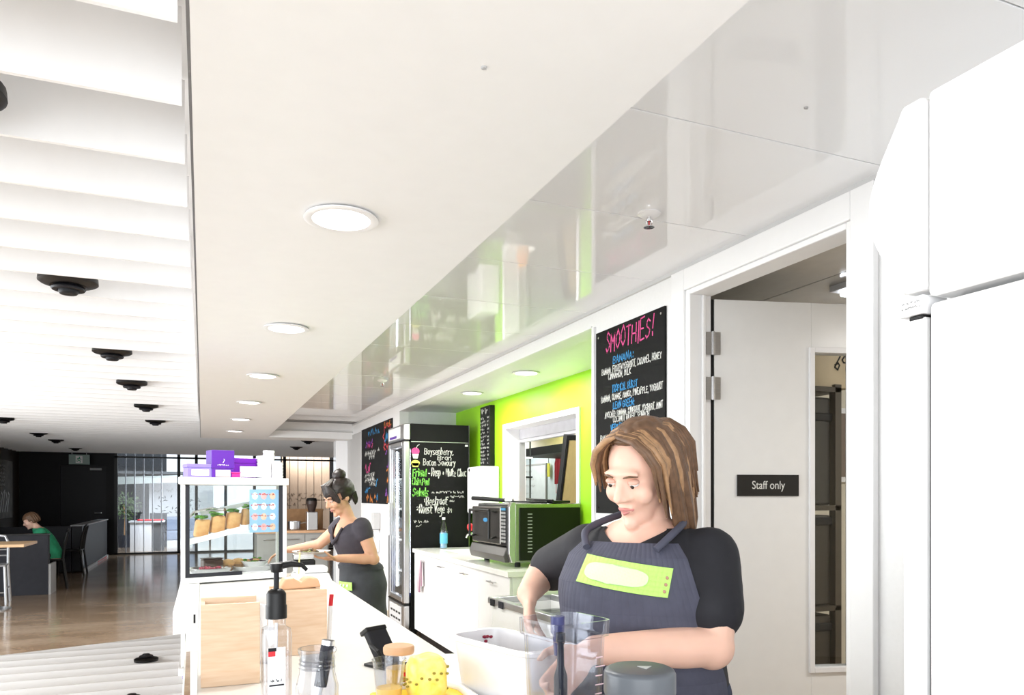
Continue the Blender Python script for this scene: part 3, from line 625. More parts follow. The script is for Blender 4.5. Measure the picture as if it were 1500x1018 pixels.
bk = T('black_tray', 'black crumpled mat edge lying in front of the serving window sill', 'tray', (2.50, 5.25, 1.37))
MB().prism([(-.1, -.25), (.06, -.22), (.07, .4), (-.02, .42), (-.09, .1)], (0, 0, 0), (1, 0, 0), (0, 1, 0), (0, 0, .018)).build('tray_base', black, bk, bevel=.005); MB().tube([(-.1, -.25, .02), (-.09, .1, .024), (-.02, .42, .03)], .008).build('tray_rim', black, bk)
# leaning frame in the opening
lr = T('leaning_chalkboard', 'black framed board with wooden back leaning in the serving window', 'chalkboard', (2.74, 5.5, 1.156))
ang = Matrix.Rotation(math.radians(15), 4, 'X')
B(-.10, .09, -.035, .012, 0, .78, M=ang).build('board_panel', black, lr, bevel=.004)
B(-.07, .07, -.052, -.036, .03, .74, M=ang).build('backing', mat('ply_yellow', (.62, .46, .2), .5, scale=10, stretch=(8, 8, 1)), lr)
B(-.1, -.085, -.055, -.036, 0, .78, M=ang).build('frame_rail', black, lr); B(.075, .09, -.055, -.036, 0, .78, M=ang).build('frame_rail', black, lr)
# wash basin beyond the fridge
ba = T('hand_basin', 'small white wall hung hand basin behind the woman in the grey dress', 'basin', (1.999, 9.25, 0))
q = MB(); q.prism([(-.22, .80), (-.22, .86), (0, .90), (0, .74), (-.14, .74)], (0, -.2, 0), (1, 0, 0), (0, 0, 1), (0, .4, 0)); q.build('basin_bowl', plast_w, ba, bevel=.012)
MB().tube([(-.02, 0, .9), (-.04, 0, .99), (-.1, 0, 1.0), (-.12, 0, .96)], .011, n=8).build('tap', chrome, ba); MB().tube([(-.08, 0, .74), (-.08, 0, .58), (-.04, 0, .54), (-.0, 0, .56)], .018, n=10).build('waste_trap', chrome, ba)
so = T('soap_dispenser', 'grey soap dispenser on the wall above the hand basin', 'dispenser', (1.999, 9.05, 1.02)); B(-.09, -.001, -.05, .05, 0, .2).build('dispenser_body', lgrey, so, bevel=.01); B(-.085, -.02, -.035, .035, -.03, 0).build('push_bar', chrome, so, bevel=.006)
# glass lidded chest at the bench end
ch = T('chest_freezer', 'white chest freezer with steel rimmed open top at the bench end', 'freezer', (1.555, 3.06, 0), math.radians(3))
q = MB(); q.box(0, .40, 0, .03, .06, .815); q.box(0, .40, .87, .90, .06, .815); q.box(0, .03, .03, .87, .06, .815); q.box(.37, .40, .03, .87, .06, .815); q.box(.03, .37, .03, .87, .06, .50); q.build('chest_body', lam, ch, bevel=.004)
q = MB(); q.box(-.012, .412, -.012, .03, .815, .85); q.box(-.012, .412, .87, .912, .815, .85); q.box(-.012, .03, .03, .87, .815, .85); q.box(.37, .412, .03, .87, .815, .85); q.build('rim', steel, ch, bevel=.004)
B(.03, .37, .03, .45, .830, .836).build('sliding_lid', glass, ch); B(-.016, -.012, .815, .87, .808, .845).build('rim_badge', dark, ch); B(-.016, -.012, .70, .76, .808, .845).build('rim_badge', slate, ch)
for x in (.06, .34):
    for y in (.06, .84): MB().cyl((x, y, 0), (x, y, .06), .025, n=10).build('foot', black, ch)
# kitchen contents
ho = T('range_hood', 'tan range hood over the kitchen seen through the serving window', 'hood', (3.6, 7.75, 0))
MB().prism([(0, 1.99), (.69, 1.99), (.69, 2.44), (.25, 2.44)], (0, -.75, 0), (1, 0, 0), (0, 0, 1), (0, 1.55, 0)).build('hood_canopy', mat('hood_tan', (.66, .50, .30), .35), ho); B(-.01, .69, -.76, .81, 1.90, 1.99).build('hood_rail', dark, ho)
ks = T('wire_rack', 'kitchen rack of boxes at the far side of the serving window', 'rack', (3.15, 7.75, 0))
for x in (-.15, .15):
    for y in (-.3, .35): MB().cyl((x, y, 0), (x, y, 2.1), .010, n=8).build('upright', slate, ks)
for z in (.4, 1.0, 1.62, 1.83): B(-.17, .17, -.32, .37, z, z+.018).build('shelf', black if z < 1.7 else plast_w, ks)
k1 = T('storage_tub', 'clear food tub with blue band on the kitchen rack top shelf', 'tub', (3.14, 7.75, 1.848)); MB().lathe([(0, 0), (.10, 0), (.12, .26), (.11, .26), (.095, .01), (0, .01)], n=20, sq=5).build('tub_body', clearp, k1); MB().lathe([(.112, .03), (.116, .03), (.120, .08), (.117, .08)], n=20, sq=5).build('tub_band', mat('band_blue', (.06, .06, .35), .4), k1)
q = MB(); random.seed(3)
k2 = T('salad_tray', 'tray of green leaves on the kitchen rack top shelf', 'tray', (3.12, 7.52, 1.848)); B(-.1, .1, -.09, .09, 0, .03).build('tray_base', plast_w, k2, bevel=.004)
for i in range(30): q.ell((random.uniform(-.09, .09), random.uniform(-.08, .08), .04+random.random()*.03), (.03, .02, .012), 8, 5)
q.build('salad_leaves', green_l, k2, kind='stuff', smooth=True)
k3 = T('black_basket', 'black basket on the kitchen rack lower shelf in the serving window', 'basket', (3.14, 7.6, 1.638)); MB().lathe([(0, 0), (.12, 0), (.14, .12), (.13, .12), (.11, .01), (0, .01)], n=20, sq=5).build('basket_body', black, k3); MB().tube([(-.12, 0, .12), (-.06, 0, .17), (.06, 0, .17), (.12, 0, .12)], .006).build('handle', black, k3)
gl_ = T('oven_gloves', 'dark red apron hanging on the pale blue kitchen wall', 'apron', (4.29, 8.75, 1.58))
q = MB()
for i in range(10):
    for j in range(8):
        f = lambda i, j: (-.02-.008*math.sin(i*1.3), -.09+.18*i/10*(1-.12*(j > 6)), .36*j/8)
        q.add([f(i, j), f(i+1, j), f(i+1, j+1), f(i, j+1)], [(0, 1, 2, 3)])
q.build('cloth', mat('cloth_maroon', (.30, .01, .02), .8), gl_, solid=.006); q = MB().tube([(-.02, -.03, .36), (-.015, 0, .47), (-.02, .04, .36)], .006).tube([(-.02, -.05, 0), (-.02, -.055, -.14)], .004).tube([(-.02, .05, 0), (-.02, .05, -.12)], .004); q.build('apron_string', red, gl_)
gt = T('price_tag', 'yellow green tag hanging beside the dark red apron', 'tag', (4.27, 9.02, 1.68)); B(-.01, 0, -.04, .04, 0, .18).build('card', mat('tag_yellow', (.6, .6, .08), .5), gt, bevel=.002); MB().tube([(-.005, 0, .18), (-.005, 0, .3)], .004).build('string', black, gt)
wbd = T('whiteboard', 'whiteboard with faint writing on the pale blue kitchen wall', 'whiteboard', (4.298, 9.7, 0)); B(-.02, -.001, -.55, .5, 1.1, 1.85).build('board_panel', mat('board_white', (.75, .82, .84), .25), wbd); q = MB(); q.box(-.024, -.001, -.57, -.55, 1.08, 1.87); q.box(-.024, -.001, .5, .52, 1.08, 1.87); q.box(-.024, -.001, -.55, .5, 1.85, 1.87); q.build('frame_rail', grey, wbd)
q = MB()
for i in range(6): scribble(q, (-.0206, .4, 1.75-.1*i), (0, -1, 0), (0, 0, 1), .5+.07*(i % 3), .03, .006, seed=i+70)
q.build('handwriting', grey, wbd, kind='stuff')
pf = T('orange_bag', 'crumpled orange packet on the serving window ledge', 'packet', (2.74, 6.36, 1.156))
q = MB(); random.seed(11); q.ell((0, 0, .08), (.05, .10, .08), 14, 9); 
for v in q.v: v *= 1+.18*mnoise.noise(v*30)
for v in q.v: v.z = max(v.z, 0)
q.build('packet', mat('packet_orange', (.75, .22, .05), .45, col2=(.8, .6, .4), scale=16), pf, smooth=True); MB().prism([(-.01, -.04), (.02, -.06), (.01, .05), (-.02, .06)], (0, 0, .14), (1, 0, 0), (0, 1, 0), (0, 0, .05)).build('packet_fold', orange, pf)
kb = T('kitchen_appliance', 'dark grey kitchen appliance behind the leaning board', 'appliance', (3.5, 6.2, 0)); B(-.3, .3, -.3, .35, 0, .9).build('stand', steel, kb); B(-.25, .25, -.25, .25, .9, 1.5).build('appliance_body', mat('appliance_grey', (.2, .2, .2), .4), kb, bevel=.02); MB().lathe([(0, 1.5), (.1, 1.5), (.12, 1.62), (0, 1.64)], n=16).build('hopper', dark, kb); B(-.262, -.25, -.2, .1, 1.05, 1.4).build('panel', black, kb)
# ================================================================== white upright fridge at the right
wf = T('upright_fridge', 'big white upright fridge at the right edge with curved handle', 'fridge', (1.03, 0, 0))
fw = mat('fridge_white', (.87, .87, .87), .3, var=.008)
B(.075, .75, .06, .82, .05, 2.04).build('cabinet', fw, wf, bevel=.008)
B(0, .068, .06, .818, 1.727, 2.043).build('door', fw, wf, bevel=.008)
B(0, .068, .06, .815, .10, 1.717).build('door', fw, wf, bevel=.008)
B(.068, .075, .07, .81, .10, 2.03).build('gasket', grey, wf); B(.014, .06, .8155, .823, .10, 1.70).build('recess_strip', black, wf)
B(0, .05, .8235, .862, .10, 1.70).build('grip_strip', fw, wf, bevel=.006)
cr = [(.82, 2.036), (.857, 2.036)]
for i in range(1, 14):
    t = i/14; cr.append((.857+.066*math.sin(PI*t)**1.2, 2.036-.296*t))
cr += [(.857, 1.738), (.82, 1.738)]
MB().prism(cr, (-.008, 0, 0), (0, 1, 0), (0, 0, 1), (.045, 0, 0)).build('curved_handle', fw, wf, bevel=.006)
q = MB(); inn = [(.832, 2.0), (.85, 2.0)]+[(.85+.035*math.sin(PI*i/10), 2.0-.23*i/10) for i in range(1, 10)]+[(.85, 1.77), (.832, 1.77)]
q.prism(inn, (-.0095, 0, 0), (0, 1, 0), (0, 0, 1), (.004, 0, 0)); q.build('handle_inset', plast_w, wf, bevel=.001)
hb = B(-.004, .05, .822, .865, 1.703, 1.732).build('hinge_cover', plast_w, wf, bevel=.002); B(.0, .045, .826, .85, 1.695, 1.7025).build('hinge_screw', black, wf, bevel=.002)
q = MB()
for i in range(2): scribble(q, (-.0045, .86, 1.722-.008*i), (0, -1, 0), (0, 0, 1), .034, .003, .0008, seed=i)
q.build('handwriting', grey, hb)

# ================================================================== service counter
q = MB(); q.box(.02, .62, .45, 4.70, 0, .908); co = q.build('service_counter', lam, bevel=.003); tag(co, 'long white service counter body between the hall and the aisle', 'counter')
q = MB(); q.prism([(-.012, .4), (.765, .4), (.765, 2.12), (.672, 2.14), (.672, 4.75), (-.012, 4.75)], (0, 0, .910), (1, 0, 0), (0, 1, 0), (0, 0, .04)); ct = q.build('worktop', top_w, bevel=.003); tag(ct, 'long cream white worktop on the service counter, wider at its near end', 'worktop')
B(.67, .74, .45, 2.08, 0, .9095).build('side_panel', lam, co)
lb = T('display_ledge', 'white boxed ledge on the hall side of the counter under the display case', 'ledge', (-.11, 3.3, 0))
B(0, .097, 0, 1.42, .79, .957).build('ledge_box', lam, lb, bevel=.003); B(.06, .13, .3, 1.3, 0, .79).build('ledge_support', lam, lb)
B(.077, .084, -.003, 0, .905, .94).build('vent_slot', dark, lb)
# glass shelf on the hall side
gs = T('glass_shelf', 'clear glass shelf with polished edges at the hall side of the counter', 'shelf', (0, 0, 0))
MB().prism([(-.047, 2.50), (-.03, .75), (-1.2, .75), (-1.2, 2.09)], (0, 0, .99), (1, 0, 0), (0, 1, 0), (0, 0, .010)).build('glass_plate', thin_glass('shelf_glass', (.88, .92, .92), 4.5), gs)
MB().tube([(-.047, 2.502, .995), (-1.2, 2.092, .995)], .003, n=6).tube([(-.046, 2.50, .995), (-.03, .75, .995)], .003, n=6).build('polished_edge', mat('edge_glass', (.85, .9, .9), .1), gs)
for x, y in ((-.12, .9), (-1.1, .9), (-1.1, 1.4), (-.12, 1.3)): MB().cyl((x, y, 0), (x, y, .99), .018, n=12).build('leg', steel, gs)

# display case, turned a little to the hall
dc = T('display_case', 'white framed glass food display case full of rolls and cakes', 'display case', (-.105, 4.30, .958), math.radians(15))
Wd, Dp, Ht = .57, .45, .53
B(0, Wd, 0, Dp, 0, .028).build('base', plast_w, dc, bevel=.003); B(-.012, Wd+.012, -.012, Dp+.01, Ht-.004, Ht+.034).build('top_panel', plast_w, dc, bevel=.004)
for x in (0, Wd-.022):
    for y in (.0, Dp-.022): B(x, x+.022, y, y+.022, .028, Ht-.004).build('post', plast_w, dc, bevel=.002)
q = MB(); q.box(.022, .044, .002, .012, .03, Ht-.006); q.box(Wd-.044, Wd-.022, .002, .012, .03, Ht-.006); q.box(.044, .32, .002, .012, .03, .05); q.build('gasket', slate, dc)
B(.044, Wd-.044, .004, .009, .05, Ht-.006).build('front_pane', glass, dc)
for x in (.006, Wd-.012): B(x, x+.005, .022, Dp-.022, .028, Ht-.004).build('side_pane', glass, dc)
B(.022, Wd-.022, Dp-.012, Dp-.007, .028, Ht-.004).build('rear_pane', glass, dc)
shm = Matrix.Translation((.04, 0, .205)) @ Matrix.Rotation(-math.radians(13), 4, 'Y')
B(.0, .50, .05, Dp-.04, 0, .012, M=shm).build('shelf', plast_w, dc, bevel=.001); B(.0, .50, .04, .05, -.004, .026, M=shm).build('shelf_edge', plast_w, dc)
sh2 = Matrix.Translation((.10, 0, .36)) @ Matrix.Rotation(-math.radians(11), 4, 'Y'); B(.0, .40, .2, Dp-.04, 0, .008, M=sh2).build('shelf', clearp, dc); B(.0, .40, .19, .2, -.004, .02, M=sh2).build('shelf_edge', plast_w, dc)
ps = B(.36, .525, .014, .017, .26, .50).build('price_poster', mat('poster_blue', (.30, .52, .80), .5, var=.06), dc)
q = MB(); random.seed(5)
for i in range(3):
    for j in range(4): q.prism(disc(.39+.05*i, .29+.058*j, .017, .02, 12), (0, .0138, 0), (1, 0, 0), (0, 0, 1), (0, -.0005, 0), mi=(i+j) % 3 if j != 2 else 0)
for i in range(4): scribble(q, (.37, .0133, .47-.06*i), (1, 0, 0), (0, 0, 1), .13, .008, .003, mi=3, seed=i)
q.build('poster_picture', [plast_w, mat('poster_pink', (.8, .45, .45), .5), mat('poster_tan', (.75, .55, .42), .5), red], ps)
dw = dc.matrix_basis if False else Matrix.Translation((-.105, 4.30, .958)) @ Matrix.Rotation(math.radians(15), 4, 'Z')
def case(x, y, z): return dw @ Vector((x+y*math.sin(math.radians(15)), y*math.cos(math.radians(15)), z))
bread = mat('bread_crust', (.52, .24, .07), .6, var=.15, scale=18, col2=(.68, .42, .18)); lett = green_l
for i in range(4):
    x = .10+.085*i; zz = .205+math.tan(math.radians(13))*(x-.04)+.019
    r = T('filled_roll', 'golden filled roll standing on the sloping display shelf, %s from its low end' % ['first', 'second', 'third', 'fourth'][i], 'roll', case(x, .16, zz), math.radians(15), 'rolls on the display shelf')
    q = MB(); q.lathe([(0, 0), (.033, .002), (.037, .012), (.037, .085), (.033, .094), (0, .098)], n=20, sq=5)
    for v in q.v: v.y *= .8; v.x += v.z*.12
    for v in q.v: v *= 1+.07*mnoise.noise(v*40+Vector((i, 0, 0)))
    q.build('bread', bread, r, smooth=True)
    q = MB(); random.seed(i)
    for k in range(9): q.ell((random.uniform(-.03, .03), random.uniform(-.03, .02), .095+random.random()*.022), (.022, .012, .006), 8, 5, M=Matrix.Rotation(random.random()*3, 3, 'Z'))
    q.build('salad_leaves', lett, r, smooth=True, kind='stuff')
SHR = Matrix(((1, math.sin(math.radians(15)), 0, 0), (0, math.cos(math.radians(15)), 0, 0), (0, 0, 1, 0), (0, 0, 0, 1)))   # the case has a slanted front but square sides
for o in [o_ for c_ in dc.children for o_ in (c_, *c_.children)]: o.data.transform(SHR)
def tray(x, y, w, d, label): 
    r = T('serving_tray', label, 'tray', case(x, y, .029), math.radians(15)); q = MB(); q.box(-w/2+.01, w/2-.01, -d/2+.01, d/2-.01, 0, .006); q.build('tray_base', plast_w, r)
    q = MB(); q.lathe([(.82, .0), (1, .035), (1.05, .035), (1.05, .03), (.86, .0)], n=32, sq=6)
    for v in q.v: v.x *= w/2; v.y *= d/2
    q.build('tray_rim', steel, r, smooth=True); return r
tray(.15, .16, .19, .17, 'steel edged tray at the low left of the display case'); tray(.38, .18, .2, .2, 'steel edged tray at the low right of the display case')
ck = T('chocolate_loaf', 'dark chocolate loaf cake on a tray in the display case', 'cake', case(.16, .19, .065), math.radians(18)); choc = mat('chocolate', (.06, .025, .012), .5, var=.2, scale=40)
B(-.055, .055, -.03, .03, .0, .045).build('cake_body', choc, ck, bevel=.008); B(-.056, .056, -.031, .031, .045, .052).build('icing', mat('icing_dark', (.03, .012, .008), .3), ck, bevel=.003)
bs = T('berry_slice', 'slice covered with dark red berries in front of the chocolate loaf', 'cake', case(.15, .115, .036), math.radians(15)); B(-.06, .06, -.03, .03, 0, .018).build('cake_body', bread, bs, bevel=.004)
q = MB(); random.seed(2)
for i in range(26): q.ell((random.uniform(-.055, .055), random.uniform(-.026, .026), .022+random.random()*.01), (.010, .010, .009), 8, 6)
q.build('berries', mat('berry_red', (.30, .01, .04), .25), bs, smooth=True, kind='stuff')
for i, (x, y, lab) in enumerate(((.25, .22, 'brown muffin beside the chocolate loaf in the display case'), (.31, .26, 'brown muffin at the middle rear of the display case floor'))):
    r = T('muffin', lab, 'muffin', case(x, y, .036), 0, 'muffins in the display case'); MB().lathe([(0, 0), (.024, 0), (.032, .035), (0, .035)], n=16).build('muffin_case', woodb, r); MB().lathe([(0, .035), (.032, .034), (.036, .045), (.026, .062), (0, .068)], n=16).build('muffin_top', bread, r, smooth=True)
sb_ = T('salad_bowl', 'white bowl of mixed salad on the right tray of the display case', 'bowl', case(.40, .20, .037), 0); MB().lathe([(0, 0), (.04, 0), (.075, .05), (.07, .05), (.036, .006), (0, .006)], n=24).build('bowl_body', plast_w, sb_, smooth=True)
q = MB(); random.seed(9)
for i in range(40): a = random.random()*2*PI; r_ = random.random()**.5*.055; q.ell((r_*math.cos(a), r_*math.sin(a), .045+random.random()*.02), (.012, .008, .006), 7, 5, mi=i % 3)
q.build('salad_leaves', [green_l, bread, mat('aubergine', (.07, .03, .05), .4)], sb_, smooth=True, kind='stuff')
tg = T('tongs', 'steel serving tongs hanging at the left of the display case', 'tongs', case(.10, .17, .375), math.radians(20)); MB().tube([(-.06, 0, -.03), (-.03, 0, .0), (.06, 0, .02), (.13, 0, .012)], .006).tube([(-.06, .02, -.03), (-.03, .02, .0), (.06, .014, .02), (.13, .006, .016)], .006).build('tong_arms', chrome, tg); MB().cyl((.13, -.002, .012), (.13, .012, .016), .01, n=10).build('hinge', chrome, tg)
# on top of the case
zt = Ht+.0345
def card_box(name, label, x, y, z, w, d, h, m, lidm, rz=15, lid=.25):
    r = T(name, label, 'box', case(x, y, z), math.radians(rz), 'boxes on the display case'); B(-w/2, w/2, -d/2, d/2, 0, h*(1-lid)).build('box_body', m, r, bevel=.002); B(-w/2-.003, w/2+.003, -d/2-.003, d/2+.003, h*(1-lid)+.0005, h).build('lid', lidm, r, bevel=.002); return r
a_ = card_box('gift_box', 'lilac gift box with white label, leftmost on top of the display case', .09, .18, zt, .14, .12, .075, lilac, lilac, 12); B(-.05, .04, -.0615, -.06, .012, .045).build('label_card', plast_w, a_)
a_ = card_box('gift_box', 'tall deep purple gift box with a window, standing on the display case', .205, .16, zt, .118, .10, .155, purple, purple, 15, .66); B(-.04, .04, -.0525, -.0505, .006, .045).build('box_window', mat('window_cream', (.75, .66, .5), .4), a_)
q = MB(); scribble(q, (-.03, -.0535, .07), (1, 0, 0), (0, 0, 1), .06, .005, .002, seed=2); stroke(q, [Vector((.0, -.0535, .085)), Vector((.008, -.0535, .1)), Vector((.004, -.0535, .105))], .003, Vector((0, -1, 0))); q.build('emblem', plast_w, a_)
card_box('gift_box', 'wide violet box behind the white card on the display case', .34, .26, zt, .16, .12, .118, mat('violet_card', (.17, .01, .42), .4), mat('violet_card', (.17, .01, .42), .4), 15)
a_ = card_box('sweet_box', 'small magenta box at the foot of the tall purple gift box', .285, .12, zt, .045, .04, .034, mat('magenta_card', (.65, .02, .25), .4), mat('magenta_card', (.65, .02, .25), .4), 15)
cc = T('card_holder', 'white card stand with faint lettering on the display case', 'card stand', case(.375, .13, zt), math.radians(15)); B(-.062, .062, -.012, .012, 0, .008).build('stand_foot', clearp, cc); B(-.062, .062, -.004, .004, .008, .068).build('card', plast_w, cc)
q = MB(); scribble(q, (-.045, -.0045, .022), (1, 0, 0), (0, 0, 1), .09, .022, .003, seed=8); q.build('handwriting', lgrey, cc)
for i, (x, y, h) in enumerate(((.445, .16, .13), (.485, .22, .17), (.53, .16, .10))):
    r = T('cup_stack', 'stack of white paper cups on the display case, %s' % ['the left one', 'the tallest one', 'the short one at the right'][i], 'cups', case(x, y, zt), 0, 'paper cup stacks')
    n = int(h/.018); pf_ = [(0, .0)]
    for j in range(n): pf_ += [(.031-.001, .018*j), (.034, .018*j+.014), (.0345, .018*j+.018)]
    pf_ += [(.0, .018*n+.001)]; MB().lathe(pf_, n=20).build('cup_body', plast_w, r); MB().lathe([(.028, 0), (.032, -.002), (.032, .004), (.028, .004)], c=(0, 0, .018*n+.002), n=20).build('cup_rim', plast_w, r)
rt = T('red_tag', 'small red card clip behind the paper cups', 'tag', case(.515, .28, zt), math.radians(10)); B(-.008, .008, -.012, .012, 0, .012).build('clip', red, rt); B(-.003, .003, -.02, .02, .012, .15).build('card', red, rt, bevel=.001)

# ------------------------------------------------------------------ things on the counter
CT = .9505
def napkin_box(label, x0, x1, y, h, d):
    r = T('napkin_box', label, 'napkin box', ((x0+x1)/2, y, CT)); w = (x1-x0)/2
    B(-w, w, 0, .012, 0, h).build('front_board', woodl, r, bevel=.0015); B(-w, w, d-.012, d, 0, h).build('rear_board', woodl, r, bevel=.0015); B(-w, -w+.010, .0122, d-.0122, 0, h*.96).build('side_board', woodl, r); B(w-.010, w, .0122, d-.0122, 0, h*.6).build('side_board', woodl, r)
    B(-w+.012, w-.012, .016, d-.016, .004, h*.9).build('napkins', plast_w, r)
    return r
nb = napkin_box('pale ply napkin box with tall front board, nearer the hall', -.004, .134, 1.98, .203, .15)
MB().prism([(0, 0), (.03, -.01), (.05, -.10), (.03, -.11)], (.062, .03, .196), (1, .3, 0), (0, .2, 1), (0, .02, 0)).build('napkin_corner', plast_w, nb)
napkin_box('pale ply napkin box carrying a terracotta wooden weight', .19, .345, 2.28, .192, .15)
wg = T('napkin_weight', 'terracotta coloured wooden wedge on the second ply napkin box', 'weight', (.27, 2.33, CT+.1925), .06); q = MB(); q.prism([(-.055, 0), (.06, .004), (.05, .03), (.02, .034), (.0, .02), (-.02, .034), (-.045, .032), (-.058, .012)], (0, -.03, 0), (1, 0, 0), (0, 0, 1), (0, .06, 0)); q.build('wedge', terra, wg, bevel=.004); B(-.045, .045, -.024, .024, -.0, .0018).build('felt_pad', woodb, wg)
pen = T('marker_pen', 'red capped marker pen leaning by the second napkin box', 'pen', (.362, 2.36, CT)); MB().tube([(0, 0, .0), (.006, .0, .13)], .007, n=10).build('barrel', plast_w, pen); MB().tube([(.006, 0, .13), (.009, 0, .165)], .0068, n=10).build('cap', red, pen)
mn = T('menu_holder', 'white folded menu card between the two napkin boxes', 'menu card', (.155, 2.22, CT), -.2); MB().prism([(-.05, 0), (.05, 0), (.012, .22), (-.012, .22)], (0, 0, 0), (1, 0, 0), (0, 0, 1), (0, .004, 0)).build('card', plast_w, mn); B(-.052, .052, -.02, .02, 0, .006).build('card_foot', clearp, mn)
pw = T('paper_wrap', 'white paper sheets stacked at the far counter end', 'paper', (.566, 4.36, CT), .0)
q = MB()
for i in range(5): q.box(-.10+.004*i, .10-.003*i, -.13+.003*i, .13, .008*i, .008*i+.007)
q.build('sheets', plast_w, pw); B(-.09, .09, -.08, .06, .0405, .075).build('wrap_roll', plast_w, pw, bevel=.014)
stw = T('drinking_straw', 'yellow straw standing in a short white cup at the far counter end', 'straw cup', (.47, 4.10, CT)); MB().lathe([(0, 0), (.028, 0), (.034, .06), (.031, .06), (.026, .004), (0, .004)], n=18).build('cup_body', plast_w, stw, smooth=True); MB().tube([(0, 0, .01), (.008, 0, .17)], .0035, n=8).build('straw', mat('straw_yellow', (.85, .72, .25), .4), stw)
gd = T('coffee_grinder', 'black coffee machine part behind the display case at the counter end', 'grinder', (.57, 4.66, CT)); 
B(-.06, .06, -.05, .05, 0, .09).build('body', black, gd, bevel=.01); B(-.065, .05, -.055, .055, .092, .12).build('top_plate', steel, gd, bevel=.004)
# pump bottle
pb = T('pump_bottle', 'clear square pump bottle with black pump between the napkin boxes', 'bottle', (.140, 1.60, CT), .12)
MB().lathe([(0, 0), (.026, 0), (.028, .004), (.028, .188), (.026, .2), (.017, .205), (.017, .22), (0, .22)], n=32, sq=5).build('bottle_body', clearp, pb, smooth=True)
B(-.023, .012, -.0292, -.0284, .03, .165).build('bottle_label', mat('label_white', (.85, .86, .88), .4), pb)
q = MB(); q.box(-.022, -.008, -.0298, -.0293, .148, .158, 0); q.box(-.022, -.006, -.0298, -.0293, .158, .165, 1); q.box(-.02, .009, -.0298, -.0293, .088, .091, 1); scribble(q, (-.018, -.0299, .097), (1, 0, 0), (0, 0, 1), .022, .004, .0012, mi=1); q.build('label_print', [red, dark], pb)
MB().lathe([(0, .22), (.021, .22), (.021, .246), (.0195, .248), (.0195, .27), (.016, .276), (.010, .28), (0, .28)], n=24).build('collar', black, pb, smooth=True)
q = MB(); q.cyl((0, 0, .28), (0, 0, .316), .0055, n=12); q.build('pump_stem', dark, pb); q = MB(); q.lathe([(0, .314), (.010, .314), (.013, .324), (.013, .332), (0, .334)], n=18); q.tube([(0, 0, .326), (.03, 0, .330), (.052, 0, .326), (.062, 0, .316)], [.008, .007, .005, .004], n=10); q.build('pump_head', black, pb, smooth=True)
MB().tube([(0, 0, .02), (0, 0, .21)], .003, n=6).build('dip_tube', plast_w, pb)
MB().lathe([(0, .003), (.0255, .004), (.0255, .15), (0, .15)], n=28, sq=5).build('liquid', thin_glass('liquid', (.95, .93, .93), .6), pb)
# jar with a dark-handled tool
jr = T('glass_jar', 'clear glass jar holding a dark handled tool at the counter front', 'jar', (.208, 1.50, CT))
MB().lathe([(0, 0), (.036, 0), (.04, .01), (.041, .10), (.034, .125), (.033, .16), (.0365, .165), (.0365, .172), (.031, .172), (.031, .125), (.037, .1), (.036, .012), (0, .01)], n=28).build('jar_body', clearp, jr, smooth=True)
for z in (.135, .143, .151): MB().lathe([(.0335, z-.002), (.0355, z), (.0335, z+.002)], n=28).build('screw_thread', clearp, jr, smooth=True)
wk = T('stick_tool', 'dark ribbed handle with steel end leaning inside the glass jar', 'kitchen tool', (.204, 1.50, CT+.012)); MB().tube([(-.012, .0, .0), (.01, 0, .085)], .007, n=10).build('shaft', steel, wk); MB().tube([(.01, 0, .085), (.024, 0, .165)], .0125, n=14).build('handle', slate, wk); MB().tube([(.024, 0, .165), (.0255, 0, .174)], .0125, n=14).build('end_cap', chrome, wk)
# payment terminal
eft = T('payment_terminal', 'black card payment terminal on a stand, screen side away', 'terminal', (.470, 2.05, CT), .5); eft.scale = (.86, .86, .82); B(-.05, .05, -.05, .05, 0, .01).build('stand_base', black, eft, bevel=.003); MB().tube([(0, 0, .01), (-.01, .015, .05)], .014).build('stand_arm', black, eft)
tm = Matrix.Translation((-.005, .02, .072)) @ Matrix.Rotation(math.radians(55), 4, 'X'); B(-.04, .04, -.075, .06, -.014, .014, M=tm).build('terminal_body', dark, eft, bevel=.006); B(-.03, .03, .0, .05, -.0165, -.0142, M=tm).build('screen', slate, eft); B(-.042, .042, .045, .062, -.026, .016, M=tm).build('printer_cover', black, eft, bevel=.004)
MB().tube([(-.03, -.04, .006), (-.05, -.02, .06), (-.045, .02, .075)], .007).build('cable_arm', black, eft)
# cups, pineapple, board
cu = T('plastic_cup', 'clear plastic cup with a little orange juice beside the pineapple', 'cup', (.388, 1.66, CT)); MB().lathe([(0, 0), (.026, 0), (.036, .098), (.0385, .1), (.0385, .104), (.035, .103), (.025, .003), (0, .003)], n=28).build('cup_body', clearp, cu, smooth=True); MB().lathe([(0, .004), (.0255, .004), (.029, .04), (0, .04)], n=24).build('juice', mat('juice_orange', (.95, .62, .18), .2), cu, smooth=True)
c2 = T('lidded_jar', 'jar with flat tan lid and small red label behind the plastic cup', 'jar', (.445, 1.80, CT)); MB().lathe([(0, 0), (.031, 0), (.034, .01), (.034, .075), (.031, .085), (0, .085)], n=24).build('jar_body', clearp, c2, smooth=True); MB().lathe([(0, .085), (.037, .085), (.038, .09), (.038, .1), (.035, .104), (0, .104)], n=26).build('lid', terra, c2, smooth=True); MB().lathe([(0, .004), (.03, .006), (.031, .05), (0, .05)], n=22).build('contents', mat('mango', (.92, .55, .08), .4), c2); B(.004, .024, -.036, -.033, .02, .045).build('jar_label', red, c2)
pi = T('pineapple', 'peeled yellow pineapple chunk with dark eyes on the chopping board', 'pineapple', (.475, 1.66, CT+.0125)); q = MB(); q.lathe([(0, 0), (.040, .001), (.046, .02), (.044, .07), (.036, .088), (.022, .094), (0, .092)], n=28, sq=3)
for v in q.v: v *= 1+.05*mnoise.noise(v*35)
for v in q.v: v.z = max(v.z, 0)
